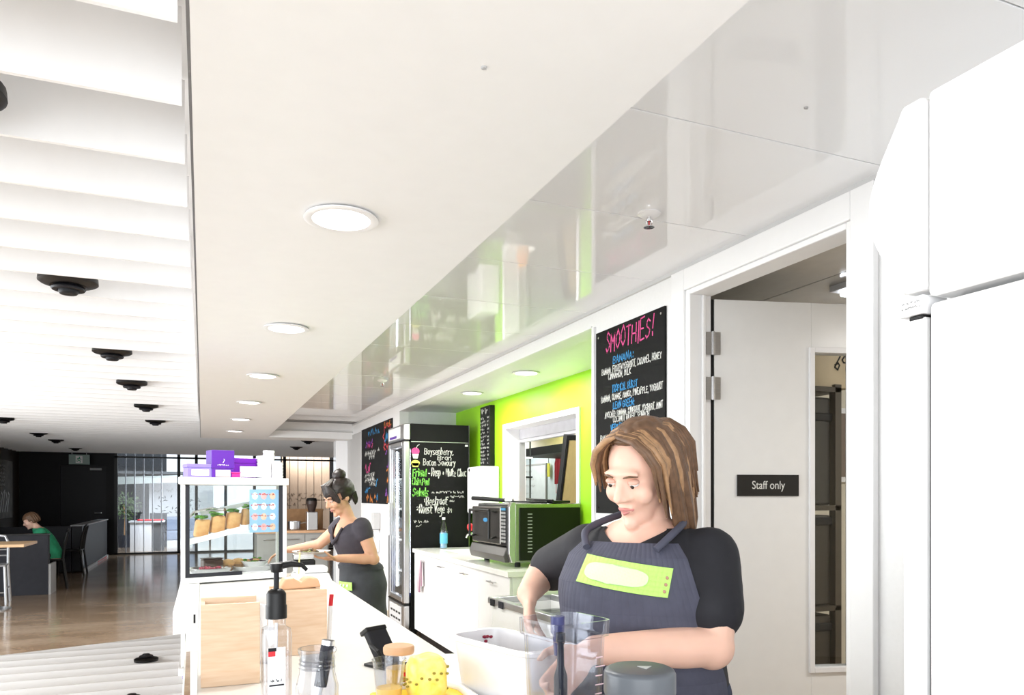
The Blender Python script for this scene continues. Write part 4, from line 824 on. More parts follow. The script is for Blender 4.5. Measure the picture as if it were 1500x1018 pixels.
q.build('flesh', mat('pineapple_flesh', (.95, .72, .10), .4, var=.12, scale=45, col2=(.97, .82, .30), bump=.2), pi, smooth=True)
q = MB(); random.seed(4)
for i in range(26):
    a = i*2.4; z = .012+.066*((i*.37) % 1); r_ = .0490 if z < .05 else (.0480 if z < .066 else .0455); x, y = math.cos(a), math.sin(a); s_ = (abs(x)**3+abs(y)**3)**(-1/3); q.ell((x*s_*r_, y*s_*r_, z), (.0038, .0038, .003), 7, 5)
q.build('eyes', mat('eye_brown', (.30, .24, .03), .6), pi, kind='stuff')
bo = T('chopping_board', 'yellow chopping board with white rim at the counter edge', 'board', (.50, 1.60, CT)); B(-.14, .06, -.15, .14, 0, .012).build('board_body', mat('board_yellow', (.95, .62, .02), .4), bo, bevel=.005); q = MB().tube([(.068, -.15, .010), (.068, .08, .014), (.04, .145, .016), (-.06, .155, .012)], .012, n=8); q.build('board_rim', plast_w, bo, smooth=True)
cl = T('counter_cloth', 'white cloth with blue stripe crumpled at the counter front', 'cloth', (.335, 1.52, CT)); q = MB(); n = 14
f = lambda i, j: (-.075+.15*i/n+.006*math.sin(j*1.7), -.06+.12*j/n+.006*math.sin(i*1.3), .004+.020*abs(math.sin(i*.75+j*.3))*math.sin(PI*i/n)*math.sin(PI*j/n)+.014*math.sin(PI*i/n)*math.sin(PI*j/n))
for i in range(n):
    for j in range(n): q.add([f(i, j), f(i+1, j), f(i+1, j+1), f(i, j+1)], [(0, 1, 2, 3)], 1 if j in (10,) else 0)
q.build('cloth', [mat('cloth_white', (.82, .83, .86), .8), mat('cloth_blue', (.2, .25, .5), .8)], cl, smooth=True, solid=.003)
# berry tub
tb_ = T('berry_tub', 'white plastic tub with red berry juice inside, left of the blender jug', 'tub', (.66, 1.60, CT), math.radians(17))
q = MB(); pr = [(0, 0), (.80, 0), (.84, .01), (.97, .125), (1.09, .130), (1.10, .138), (.95, .139), (.80, .02), (0, .016)]
q.lathe(pr, n=40, sq=7)
for v in q.v: v.x *= .076; v.y *= .148
q.build('tub_body', mat('tub_white', (.84, .84, .86), .3), tb_, smooth=True)
q = MB(); q.lathe([(0, .05), (.85, .05)], n=40, sq=7)
for v in q.v: v.x *= .070; v.y *= .138
q.build('yoghurt', mat('yoghurt_pink', (.85, .66, .70), .4, col2=(.86, .84, .84), scale=20), tb_, smooth=True)
q = MB(); random.seed(8)
for i in range(26): q.ell((random.uniform(-.05, .05), random.uniform(-.10, .10), .053), (.011*random.uniform(.6, 1.3), .009, .006), 8, 5, mi=i % 2)
for i in range(5): q.ell((random.uniform(.02, .055), .135, random.uniform(.11, .137)), (.006, .003, .004), 7, 5)
q.build('berries', [mat('berry_red', (.4, .02, .05), .3), mat('berry_dark', (.2, .03, .05), .3)], tb_, smooth=True, kind='stuff')
# blender jug
bj = T('blender_jug', 'clear square blender jug with dark tamper inside, in front of the woman', 'blender jug', (.635, 1.275, CT), math.radians(12))
q = MB(); q.lathe([(0, 0), (.80, 0), (.84, .01), (.97, .205), (1.07, .208), (1.09, .238), (1.04, .238), (1.02, .212), (.92, .206), (.79, .016), (0, .014)], n=40, sq=8)
for v in q.v: v.x *= .062; v.y *= .060
q.build('jug_body', clearp, bj, smooth=True)
q = MB()
for i in range(8): q.box(.028, .044 if i % 2 else .05, -.0565-.0006*i, -.0555-.0006*i, .05+.017*i, .052+.017*i); 
q.build('measure_mark', mat('mark_pink', (.75, .55, .6), .5), bj)
tp_ = MB(); tp_.lathe([(0, .03), (.012, .03), (.013, .04), (.013, .13), (.007, .15), (.006, .19), (.009, .195), (.009, .212), (0, .214)], c=(-.012, -.005, 0), n=18); tp_.build('tamper', mat('tamper_black', (.02, .022, .035), .3), bj, smooth=True)
q = MB(); q.lathe([(0, .16), (.007, .16), (.010, .2), (.014, .205), (.014, .236), (0, .238)], c=(.012, .035, 0), n=14); q.build('blade_shaft', mat('navy_plastic', (.05, .055, .16), .35), bj, smooth=True)
q = MB(); random.seed(12)
for i in range(30): q.ell((random.uniform(-.04, .042), random.uniform(-.04, .04), .02+random.random()*.035), (.011, .011, .009), 8, 6, mi=i % 3)
q.build('fruit', [mat('berry_red', (.4, .02, .05), .3), plast_w, mat('berry_blue', (.06, .06, .16), .4)], bj, smooth=True, kind='stuff')
# clear grain tub and crisps
gt_ = T('clear_tub', 'small clear tub of white flakes between the blender jug and grey canister', 'tub', (.595, 1.115, CT), .1); q = MB(); q.lathe([(0, 0), (.045, 0), (.052, .085), (.056, .087), (.056, .09), (.050, .09), (.043, .004), (0, .004)], n=32, sq=6); q.build('tub_body', clearp, gt_, smooth=True)
q = MB(); random.seed(6)
for i in range(70): q.ell((random.uniform(-.036, .036), random.uniform(-.036, .036), .05+random.random()*.024), (.006, .004, .003), 6, 4, M=Matrix.Rotation(random.random()*3, 3, 'Z'), mi=i % 2)
q.lathe([(0, .005), (.042, .006), (.046, .05), (0, .054)], n=24, sq=6); q.build('flakes', [plast_w, mat('flake_cream', (.78, .72, .58), .6)], gt_, smooth=True, kind='stuff')
cs = T('crisp_bag', 'open bag of yellow dried fruit in front of the white berry tub', 'bag', (.52, 1.16, CT), .2); q = MB(); q.lathe([(0, 0), (.03, 0), (.036, .03), (.033, .07), (.028, .068), (.03, .03), (0, .02)], n=20)
for v in q.v: v *= 1+.12*mnoise.noise(v*40)
q.build('bag_body', clearp, cs, smooth=True); q = MB(); random.seed(14)
for i in range(26): q.ell((random.uniform(-.025, .025), random.uniform(-.025, .025), .06+random.random()*.026), (.013, .010, .004), 8, 5, M=Matrix.Rotation(random.random()*3, 3, 'X') @ Matrix.Rotation(random.random()*3, 3, 'Z'))
q.build('dried_fruit', yellow, cs, smooth=True, kind='stuff')
# grey blender canister lid
gcn = T('blender_canister', 'round dark grey blender canister lid with a triangle mark at the bottom edge', 'blender', (.62, .985, CT+.013)); gm = mat('canister_grey', (.09, .10, .115), .35, var=.05)
MB().lathe([(0, -.013), (.075, -.013), (.083, -.003), (.083, .12), (.078, .136), (.06, .142), (0, .142)], n=40).build('canister_body', mat('canister_olive', (.035, .038, .03), .4), gcn, smooth=True)
MB().lathe([(0, .142), (.050, .142), (.049, .150), (.0535, .153), (.055, .158), (.055, .186), (.0525, .191), (.046, .194), (0, .1945)], n=44).build('lid', gm, gcn, smooth=True)
MB().prism([(-.011, .007), (.011, .007), (0, -.012)], (.006, -.006, .1945), (math.cos(.4), -math.sin(.4), 0), (math.sin(.4), math.cos(.4), 0), (0, 0, .0008)).build('triangle_mark', mat('mark_grey', (.5, .52, .52), .4), gcn)
MB().lathe([(.0505, .1475), (.0522, .149), (.0505, .1505)], n=40).build('seal_ring', black, gcn)

# ================================================================== coffee bench behind the woman
cb = T('coffee_bench', 'grey cabinet bench with wooden splashback at the far aisle end', 'cabinet', (.75, 11.75, 0)); B(0, 1.05, 0, .6, 0, .86).build('carcass', mat('bench_grey', (.42, .42, .40), .5), cb)
for i in range(3): d = B(.01+.345*i, .345*(i+1), -.018, 0, .06, .84).build('door', mat('bench_grey', (.42, .42, .40), .5), cb, bevel=.003); MB().tube([(.09+.345*i, -.04, .77), (.26+.345*i, -.04, .77)], .008).build('handle', steel, d)
B(-.02, 1.07, -.03, .62, .862, .90).build('bench_top', terra, cb); B(0, 1.05, .58, .62, .902, 1.22).build('splashback', woodb, cb)
for i, (x, h) in enumerate(((.86, .28), (.93, .22))):
    r = T('sauce_bottle', 'dark bottle with spout on the coffee bench, %s' % ['the taller one', 'the shorter one'][i], 'bottle', (x, 11.95, .902), 0, 'bottles on the coffee bench'); MB().lathe([(0, 0), (.035, 0), (.037, .12*h/.28), (.014, .18*h/.28), (.012, .24*h/.28), (0, .24*h/.28)], n=16).build('bottle_body', black, r, smooth=True); MB().lathe([(0, .24*h/.28), (.016, .24*h/.28), (.008, h), (0, h)], n=12).build('cap', dark, r)
for i, x in enumerate((.95, 1.30)):
    r = T('steel_pot', 'steel pot on the coffee bench, %s' % ['beside the dark bottles', 'next to the grinder'][i], 'pot', (x, 11.9 if i else 11.8, .902)); MB().lathe([(0, 0), (.09, 0), (.1, .02), (.1, .13), (.106, .135), (.097, .135), (.094, .02), (0, .01)], n=24).build('pot_body', steel, r, smooth=True); MB().tube([(.1, 0, .1), (.15, 0, .11), (.2, 0, .11)], .01).build('handle', steel, r)
hp = T('bean_grinder', 'tall black coffee grinder with clear hopper at the right of the bench', 'grinder', (1.56, 11.85, .902)); B(-.08, .08, -.1, .1, 0, .28).build('body', steel, hp, bevel=.01); MB().lathe([(0, .28), (.05, .28), (.08, .40), (.08, .45), (0, .45)], n=20).build('hopper', mat('beans', (.05, .03, .025), .4), hp); MB().lathe([(0, .45), (.085, .45), (.07, .49), (0, .5)], n=20).build('lid', black, hp)
lf2 = T('lettuce', 'small green lettuce in the steel pot beside the bottles', 'lettuce', (.95, 11.8, 1.02)); q = MB(); random.seed(3)
for i in range(18): a = random.random()*6.3; q.ell((.05*math.cos(a), .05*math.sin(a), .02+.03*random.random()), (.04, .03, .012), 8, 5, M=Matrix.Rotation(a, 3, 'Z'))
q.build('salad_leaves', green_l, lf2, smooth=True, kind='stuff'); MB().lathe([(0, 0), (.03, 0), (.035, .02), (0, .03)], n=12).build('heart', mat('heart_pale', (.5, .65, .3), .5), lf2, smooth=True)

# ================================================================== hall furniture, far left
pt = T('low_partition', 'dark charcoal low partition in front of the seated diner', 'partition', (0, 0, 0)); B(-3.9, -2.06, 12.55, 12.68, 0, .86).build('panel', slate, pt, bevel=.004); B(-3.9, -2.05, 12.54, 12.69, .86, .88).build('cap_rail', black, pt); B(-2.058, -2.03, 12.56, 13.0, 0, .44).build('end_panel', grey, pt)
bt_ = T('booth_partition', 'dark booth partition with glossy side below the black wall', 'partition', (0, 0, 0)); B(-2.25, -2.08, 16.0, 20.0, .02, .86).build('panel', dark, bt_, bevel=.004); B(-3.6, -2.26, 16.0, 16.1, .02, .86).build('front_panel', slate, bt_); B(-2.27, -2.06, 15.98, 20.02, .862, .885).build('cap_rail', grey, bt_); B(-2.079, -2.06, 15.98, 16.03, .02, .50).build('corner_strip', alu, bt_); B(-2.078, -2.05, 16.1, 19.9, .0, .05).build('kick_strip', lgrey, bt_); B(-2.049, -2.045, 18.0, 19.6, .01, .04).build('red_stripe', red, bt_)
bb = T('booth_bench', 'dark upholstered booth bench in front of the booth partition', 'bench', (-2.97, 15.7, 0)); B(-.7, .5, -.2, .25, 0, .42).build('bench_base', slate, bb); B(-.7, .52, -.22, .27, .422, .47).build('seat', mat('seat_brown', (.09, .08, .075), .5), bb, bevel=.01)
lt_ = T('booth_table', 'dark table top between the booth partitions', 'table', (-3.0, 14.0, 0)); B(-.7, .4, -.35, .35, .70, .74).build('table_top', black, lt_, bevel=.004); B(-.2, -.1, -.05, .05, 0, .70).build('leg', black, lt_)
def chair(label, loc, rz):
    r = T('dining_chair', label, 'chair', loc, rz, 'black chairs by the booths')
    B(-.21, .21, -.21, .21, .44, .465).build('seat', black, r, bevel=.01)
    for x in (-.19, .19): MB().tube([(x, -.19, .44), (x*1.05, -.21, 0)], .016).build('leg', black, r); MB().tube([(x, .26, 0), (x, .20, .46), (x*.95, .23, .70), (x*.8, .27, .87)], .017).build('leg', black, r)
    MB().tube([(-.15, .27, .87), (-.08, .285, .90), (.08, .285, .90), (.15, .27, .87)], .018).build('top_rail', black, r)
    for x in (-.08, 0, .08): MB().tube([(x, .2, .46), (x, .28, .89)], .010).build('slat', black, r)
    return r
chair('black wooden chair with the diner in green sitting on it', (-2.20, 13.35, 0), -1.45)
chair('empty black wooden chair behind the diner in green', (-2.22, 15.52, 0), -1.6)
tbn = T('cafe_table', 'wooden topped table at the far left edge', 'table', (-2.47, 11.1, 0)); B(-.5, .46, -.4, .4, .80, .835).build('table_top', mat('table_wood', (.66, .44, .25), .4, scale=6, stretch=(1, 8, 1)), tbn, bevel=.004); MB().cyl((0, 0, .02), (0, 0, .80), .04).build('column', alu, tbn); MB().lathe([(0, 0), (.25, 0), (.25, .015), (.05, .03), (0, .03)], n=24).build('foot', alu, tbn)
def mchair(label, loc, rz):
    r = T('metal_chair', label, 'chair', loc, rz, 'pale metal chairs at the wooden table'); m = mat('chair_metal', (.55, .56, .58), .3, .6)
    B(-.2, .2, -.2, .2, .50, .52).build('seat', m, r, bevel=.008)
    for x in (-.19, .19):
        MB().tube([(x, -.18, .50), (x*1.1, -.22, 0)], .018).build('leg', m, r); MB().tube([(x*1.1, .24, 0), (x, .19, .5), (x, .22, .80), (x*.8, .235, .88), (0, .24, .905)], .018).build('leg', m, r)
        MB().tube([(x*1.05, -.2, .2), (x*1.05, .215, .2)], .009).build('stretcher', m, r)
    for z in (.62, .70): MB().tube([(-.18, .21, z), (.18, .21, z)], .01).build('back_rail', m, r)
    MB().tube([(-.2, -.2, .16), (.2, -.2, .16)], .009).build('stretcher', m, r)
    return r
mchair('pale metal chair in front of the wooden table, nearest the camera', (-2.56, 10.55, 0), PI+.1); mchair('pale metal chair on the far side of the wooden table', (-2.60, 11.75, 0), .1)
bin_ = T('waste_bin', 'grey bin at the end of the dark partition by the chair', 'bin', (-1.97, 12.88, 0)) if False else None
ex = T('exit_sign', 'green and white running man exit sign hanging under the slatted ceiling', 'sign', (-2.67, 20.1, 2.17)); B(-.21, .21, -.03, .03, 0, .23).build('sign_box', mat('sign_grey', (.3, .42, .38), .4), ex, bevel=.004)
for x in (-.15, .15): MB().cyl((x, 0, .23), (x, 0, .30), .008, n=8).build('hanger', alu, ex)
q = MB(); q.box(-.07, .07, -.032, -.0305, .03, .2, 0); q.prism(disc(.01, .165, .014, .014, 10), (0, -.0325, 0), (1, 0, 0), (0, 0, 1), (0, -.001, 0), mi=1)
nn = Vector((0, -1, 0)); P_ = lambda x, z: Vector((x, -.0335, z))
for pl in ([(.005, .15), (-.005, .10)], [(-.005, .10), (.025, .08), (.02, .045)], [(-.005, .10), (-.03, .075), (-.055, .08)], [(.003, .14), (.035, .125), (.04, .105)], [(.003, .14), (-.03, .135), (-.035, .115)]): stroke(q, [P_(*t) for t in pl], .014, nn, 1)
q.build('pictogram', [plast_w, mat('exit_green', (.02, .35, .18), .5)], ex)
lp = T('wall_poster', 'tall grey poster panel on the brown left wall', 'poster', (-3.949, 18.6, 0)); B(.001, .03, -1.1, 1.1, .95, 2.2).build('poster_panel', mat('poster_grey', (.20, .19, .17), .5, col2=(.10, .095, .09), scale=5), lp)
q = MB()
for i in range(6): scribble(q, (.031, -.9, 2.05-.08*i), (0, 1, 0), (0, 0, 1), 1.3, .05, .02, seed=i+20)
for i in range(8): stroke(q, [Vector((.031, -.8+.2*i, 1.1)), Vector((.031, -.6+.2*i, 1.35+.1*(i % 3))), Vector((.031, -.7+.2*i, 1.5))], .05, Vector((1, 0, 0)))
q.build('handwriting', lgrey, lp, kind='stuff')
# ================================================================== outside the glass front
oc = T('outdoor_counter', 'white cabinet outside the glass front with a red tray on it', 'cabinet', (-1.72, 21.5, 0)); B(0, .5, 0, .6, 0, .74).build('cabinet_body', plast_w, oc, bevel=.004); B(.51, .78, .05, .55, 0, .70).build('side_unit', slate, oc); B(-.03, .8, -.03, .63, .742, .78).build('cabinet_top', lgrey, oc)
tr_ = T('serving_tray', 'red tray on the white cabinet outside the glass front', 'tray', (-1.25, 21.75, .782)); B(-.3, .3, -.2, .2, 0, .012).build('tray_base', red, tr_); MB().tube([(-.3, -.2, .02), (.3, -.2, .02), (.3, .2, .02), (-.3, .2, .02), (-.3, -.2, .02)], .015, n=6).build('tray_rim', red, tr_)
sf = T('outdoor_sofa', 'pale blue grey outdoor sofa behind the glass front', 'sofa', (-.75, 24.0, 0)); sfm = mat('sofa_blue', (.32, .38, .50), .7)
B(-.5, .6, -.35, .4, .15, .42).build('seat', sfm, sf, bevel=.03); B(-.5, .6, .25, .45, .42, .82).build('backrest', sfm, sf, bevel=.03)
for x in (-.45, .55): B(x-.06, x+.06, -.35, .4, 0, .58).build('armrest', sfm, sf, bevel=.02)
oc2 = T('outdoor_chair', 'dark outdoor chair beside the white stand-in window panel', 'chair', (-1.15, 23.2, 0)); B(-.22, .22, -.2, .2, .40, .44).build('seat', slate, oc2); B(-.22, .22, .18, .22, .44, .95).build('backrest', slate, oc2, bevel=.01)
for x in (-.2, .2):
    for y in (-.18, .18): B(x-.02, x+.02, y-.02, y+.02, 0, .40).build('leg', slate, oc2)
osn = T('window_stand_in', 'white panel standing in for a bright window with foliage and lettering', 'screen', (-.88, 25.2, 0)); B(-.62, 1.2, 0, .04, .60, 1.86).build('window_panel', mat('window_white', (.88, .89, .90), .5), osn)  # white board in place of a bright window, foliage as dark marks
for x in (-.55, 1.1): B(x-.03, x+.03, 0, .04, 0, .60).build('leg', slate, osn)
q = MB(); random.seed(21)
for i in range(46):
    cx, cz = random.uniform(-.5, .8), random.uniform(.85, 1.42); a = random.random()*PI; c_, s_ = math.cos(a), math.sin(a)
    q.prism([(cx+c_*t-s_*w, cz+s_*t+c_*w) for t, w in ((-.06, 0), (0, .014), (.06, 0), (0, -.014))], (0, -.003, 0), (1, 0, 0), (0, 0, 1), (0, .002, 0))
q.build('foliage_marks', slate, osn, kind='stuff'); q = MB(); scribble(q, (-.5, -.002, 1.55), (1, 0, 0), (0, 0, 1), 1.2, .10, .015, seed=4); q.build('lettering', lgrey, osn)
op = T('potted_plant', 'bushy plant in a dark pot outside behind the glass strips', 'plant', (-2.0, 23.3, 0)); MB().lathe([(0, 0), (.16, 0), (.2, .35), (.17, .35), (.15, .3), (0, .3)], n=20).build('pot', slate, op); MB().tube([(0, 0, .3), (.02, .0, .8), (-.02, 0, 1.2)], .02).build('stem', woodb, op)
q = MB(); random.seed(31)
for i in range(220):
    d = Vector((random.gauss(0, 1), random.gauss(0, 1), random.gauss(0, 1))).normalized()*random.uniform(.15, .42); c = Vector((0, 0, 1.15))+d; a = Vector((random.random()-.5, random.random()-.5, random.random()-.5)).normalized()*.06; b = a.orthogonal().normalized()*.025
    q.add([c-a, c+b, c+a, c-b], [(0, 1, 2, 3)])
q.build('leaves', mat('leaf_dark', (.08, .12, .05), .5), op, kind='stuff')
# ================================================================== people
def fuse(name, mb, m, parent, voxel=.007, it=6, cut=None, paint=None, solid=0):
    tmp = mb.build('tmp', m, None)
    r = tmp.modifiers.new('r', 'REMESH'); r.mode = 'VOXEL'; r.voxel_size = voxel; r.adaptivity = 0
    s = tmp.modifiers.new('s', 'SMOOTH'); s.factor = .5; s.iterations = it
    bpy.context.view_layer.update()
    me = bpy.data.meshes.new_from_object(tmp.evaluated_get(bpy.context.evaluated_depsgraph_get())); old = tmp.data; bpy.data.objects.remove(tmp); bpy.data.meshes.remove(old)
    me.name = name; me.materials.clear()
    for x in (m if isinstance(m, (list, tuple)) else [m]): me.materials.append(x)
    if cut:
        bm = bmesh.new(); bm.from_mesh(me); bmesh.ops.delete(bm, geom=[v for v in bm.verts if cut(v.co)], context='VERTS')
        for _ in range(14):
            new = {}
            for v in bm.verts:
                nb = [e.other_vert(v).co for e in v.link_edges if e.is_boundary]
                if len(nb) == 2: new[v] = v.co*.5+(nb[0]+nb[1])*.25
            for v, c_ in new.items(): v.co = c_
        bm.to_mesh(me); bm.free()
    for p in me.polygons:
        p.use_smooth = True; p.material_index = paint(p.center) if paint else 0
    o = bpy.data.objects.new(name, me); C.objects.link(o); o.parent = parent
    if solid: sm_ = o.modifiers.new('solid', 'SOLIDIFY'); sm_.thickness = solid; sm_.offset = 1
    return o
def limb(mb, pts, rs, n=14):
    P = [Vector(p) for p in pts]; pp = []; rr = []
    for i in range(len(P)-1):
        for k in range(4): t = k/4; pp.append(P[i].lerp(P[i+1], t)); rr.append(rs[i]*(1-t)+rs[i+1]*t)
    pp.append(P[-1]); rr.append(rs[-1]); mb.tube(pp, rr, n)
    for p, r in zip(P, rs): mb.ell(p, (r, r, r), n, 8)
def hand(mb, wrist, d, pn, side, curl=.45, s=1.0, spread=.10):
    # d: direction of the fingers, pn: palm normal (fingers curl towards it), side: +1 / -1 thumb side along d x pn
    w = Vector(wrist); d = Vector(d).normalized(); pn = Vector(pn); pn = (pn-d*pn.dot(d)).normalized(); t = d.cross(pn)*side
    R = Matrix((t, d, pn)).transposed()
    mb.ell(w+d*.045*s, (.039*s, .052*s, .0155*s), 14, 10, M=R); mb.ell(w, (.027*s, .03*s, .021*s), 12, 8, M=R)
    for k, (off, L) in enumerate(((.029, .074), (.0095, .083), (-.0105, .077), (-.029, .060))):
        p = w + d*.084*s + t*off*s; a = -.05; q = [p-d*.03*s]; dd = (d+t*spread*(1.2-k*.8)).normalized(); q.append(p); rs = [.0095*s, .0092*s]
        for j, f in enumerate((.45, .31, .24)):
            a += curl*(1.1 if j else .7); p = p + (dd*math.cos(a)+pn*math.sin(a))*L*f*s; q.append(p); rs.append((.0085-.0008*j)*s)
        limb(mb, q, rs, 8)
    p = w+d*.022*s+t*.028*s; q = [p]; a = 0
    for j, L in enumerate((.042, .033, .026)):
        dd = (t*(.75-.28*j)+d*(.62+.15*j)+pn*(.30+.22*j)).normalized(); p = p+dd*L*s; q.append(p)
    limb(mb, q, [.0145*s, .0115*s, .0098*s, .008*s], 8)
def head(mb, M, s=1.0):
    H = lambda x, y, z: M @ (Vector((x, y, z))*s); R = M.to_3x3()
    def e(c, r): mb.ell(H(*c), [k*s for k in r], 20, 14, M=R)
    e((0, .012, .030), (.074, .094, .086)); e((0, -.022, -.018), (.060, .070, .082)); e((0, -.040, -.078), (.040, .044, .034)); e((0, -.078, -.096), (.019, .016, .015))
    e((0, -.080, .032), (.050, .014, .012))
    for k in (-1, 1): e((.036*k, -.062, -.022), (.025, .026, .028)); e((.077*k, .010, -.004), (.009, .020, .031)); e((.013*k, -.098, -.024), (.009, .010, .008))
    mb.tube([H(0, -.084, .022), H(0, -.100, -.002), H(0, -.110, -.020)], [.008*s, .010*s, .0125*s], 10); mb.ell(H(0, -.110, -.020), (.012*s, .012*s, .011*s), 12, 8)
    e((0, -.087, -.050), (.022, .009, .0055)); e((0, -.085, -.060), (.020, .010, .0065))
def face_parts(M, parent, s=1.0, brow=None, lipc=(.55, .22, .2)):
    H = lambda x, y, z: M @ (Vector((x, y, z))*s); R = M.to_3x3()
    ew = mat('eye_white', (.8, .78, .76), .2); ei = mat('eye_dark', (.03, .02, .015), .15); lp_ = mat('lip_%d' % int(lipc[0]*100), lipc, .4)
    for k in (-1, 1):
        ey = MB().ell(H(.030*k, -.0800, .010), (.0125*s, .0105*s, .0078*s), 14, 10, M=R).build('eye', ew, parent, smooth=True)
        MB().ell(H(.030*k, -.0885, .0055), (.0052*s, .003*s, .0052*s), 12, 8, M=R).build('iris', ei, ey, smooth=True)
        MB().ell(H(.030*k, -.0808, .0140), (.0145*s, .0118*s, .0070*s), 14, 8, M=R).build('eyelid', mat('eyelid_skin', (.66, .40, .31), .5), parent, smooth=True)
        MB().tube([H(.014*k, -.0945, .028), H(.030*k, -.0945, .0325), (H(.046*k, -.082, .028))], [.0018*s, .0026*s, .0012*s], 8).build('eyebrow', brow, parent, smooth=True)
    q = MB(); q.tube([H(-.021, -.084, -.054), H(-.008, -.0955, -.051), H(.008, -.0955, -.051), H(.021, -.084, -.054)], [.002, .0042*s, .0042*s, .002], 7); q.tube([H(-.019, -.084, -.056), H(0, -.0955, -.0615), H(.019, -.084, -.056)], [.002, .005*s, .002], 7)
    q.build('mouth', lp_, parent, smooth=True)
def strands(mb, M, seed, spans, s=1.0, n=40, rr=.013, mi=lambda i, r: 0):
    # locks of hair; spans: (azimuth range from the back, length below the ears) in head space
    rnd = random.Random(seed)
    for i in range(n):
        a0, a1, L = spans[i % len(spans)]
        th = math.radians(rnd.uniform(a0, a1)); sx, cy = math.sin(th), math.cos(th); k = rnd.uniform(.96, 1.06); q = []; z1 = -L*rnd.uniform(.75, 1.08); tw = rnd.uniform(-.012, .012)
        for f, z in ((.30, .118), (.72, .098), (.98, .055), (1.05, .0), (1.04, z1*.45), (1.0, z1*.8), (.93, z1)):
            f *= k; q.append(M @ (Vector((sx*.083*f+tw*max(0, -z)*6, .015+cy*.102*f, z))*s))
        mb.tube(q, [rr*.5*s, rr*s, rr*1.1*s, rr*1.1*s, rr*s, rr*.7*s, rr*.2*s], 8, mi=mi(i, rnd))
def hair_cap(M, m, parent, s=1.0, brow=.058, name='hair', grow=1.0):
    q = MB(); q.ell((0, .016, .034), (.083*grow, .101*grow, .091*grow), 84, 56); keep = []
    for f in q.f:
        c = sum((q.v[i] for i in f), Vector())/len(f)
        if c.y < -.022 and c.z < brow-.1*(c.y+.022): continue
        if c.y < .03 and c.z < -.005: continue
        if c.z < -.045: continue
        keep.append(f)
    q.f = keep; q.m = [0]*len(keep); q.v = [M @ (v*s*(1+.03*mnoise.noise(v*60))) for v in q.v]
    return q.build(name, m, parent, smooth=True, solid=.012)
def rings_at(rings, z):
    for a, b in zip(rings, rings[1:]):
        if a[0] <= z <= b[0]:
            t = (z-a[0])/(b[0]-a[0]); return [a[i]*(1-t)+b[i]*t for i in range(4)]
    return list(rings[-1] if z > rings[-1][0] else rings[0])
def torso(mb, rings, g=0.0, z0=None, z1=None, n=24):
    zs = [r[0] for r in rings]; lo, hi = z0 or zs[0], z1 or zs[-1]; L = []
    for i in range(25):
        z = lo+(hi-lo)*i/24; r = rings_at(rings, z); L.append(((0, r[1], z), r[2]+g, r[3]+g))
    mb.loft(L, n)
def front_patch(rings, g, z0, z1, a0, a1, name, m, parent, nz=14, na=22, edge=None, th=.003):
    # cloth lying on the front of the torso; angles measured from straight ahead
    q = MB(); V = []
    for i in range(nz+1):
        z = z0+(z1-z0)*i/nz; r = rings_at(rings, z); e = edge(i/nz) if edge else 1
        V.append([(lambda p: p+Vector((0, -1, 0))*.006*(mnoise.noise(p*9)+.5))(Vector(((r[2]+g)*math.sin(math.radians(a0+(a1-a0)*j/na)*e), r[1]-(r[3]+g)*math.cos(math.radians(a0+(a1-a0)*j/na)*e), z))) for j in range(na+1)])
    for i in range(nz):
        for j in range(na): q.add([V[i][j], V[i][j+1], V[i+1][j+1], V[i+1][j]], [(0, 1, 2, 3)])
    return q.build(name, m, parent, smooth=True, solid=th), V
def rot(h): return Matrix.Rotation(h, 4, 'X')
tee = mat('tee_black', (.012, .012, .017), .75, var=.12, scale=20, bump=.05); apr = mat('apron_grey', (.065, .067, .10), .75, var=.08, scale=30, bump=.05); jean = mat('trouser_navy', (.03, .04, .08), .8)
hb1 = mat('hair_brown', (.16, .085, .045), .5, var=.2, scale=60); hb2 = mat('hair_blond', (.42, .24, .12), .45, var=.2, scale=60); hd1 = mat('hair_dark', (.02, .012, .010), .45, var=.2, scale=60)

# ---- the woman at the counter
w1 = T('person', 'woman in black t-shirt and grey apron with green badge, bending over the blender jug', 'person', (1.008, 1.575, 0), math.radians(-56.8))
R1 = [(.78, .02, .19, .145), (.90, .02, .215, .165), (1.02, .0, .205, .165), (1.12, -.018, .20, .165), (1.21, -.028, .205, .160), (1.28, -.015, .195, .130), (1.325, .0, .150, .095), (1.36, .0, .085, .07)]
hm1 = Matrix.Translation((.016, -.056, 1.475)) @ Matrix.Rotation(math.radians(-10), 4, 'Z') @ rot(math.radians(24)) @ Matrix.Rotation(math.radians(5), 4, 'Y'); hs1 = 1.01
R1 = [(a, b, c*.90, d*.92) for a, b, c, d in R1]
q = MB(); torso(q, R1); limb(q, [(0, .005, 1.34), (.012, -.025, 1.42)], [.062, .054]); head(q, hm1, hs1)
SR, ER, WR = (-.158, .005, 1.282), (-.355, .10, 1.205), (-.300, -.07, 1.165); SL, EL, WL = (.160, 0, 1.278), (.195, -.080, 1.085), (.02, -.300, 1.095)
limb(q, [SR, ER, WR], [.066, .048, .030]); limb(q, [SL, EL, WL], [.068, .052, .032])
limb(q, [(.09, .03, .84), (.095, .0, .47), (.095, .03, .08)], [.105, .068, .045]); limb(q, [(-.09, .03, .84), (-.095, .0, .47), (-.095, .03, .08)], [.105, .068, .045])
hand(q, Vector(WR)+Vector((.012, -.012, -.012)), (.30, -.45, -.80), (.8, .5, .1), -1, .5); hand(q, Vector(WL)+Vector((-.012, -.016, -.004)), (-.41, -.63, -.65), (.73, -.72, 0), 1, .7)
fuse('body', q, skin, w1, .006, 5)
face_parts(hm1, w1, hs1, hb1)
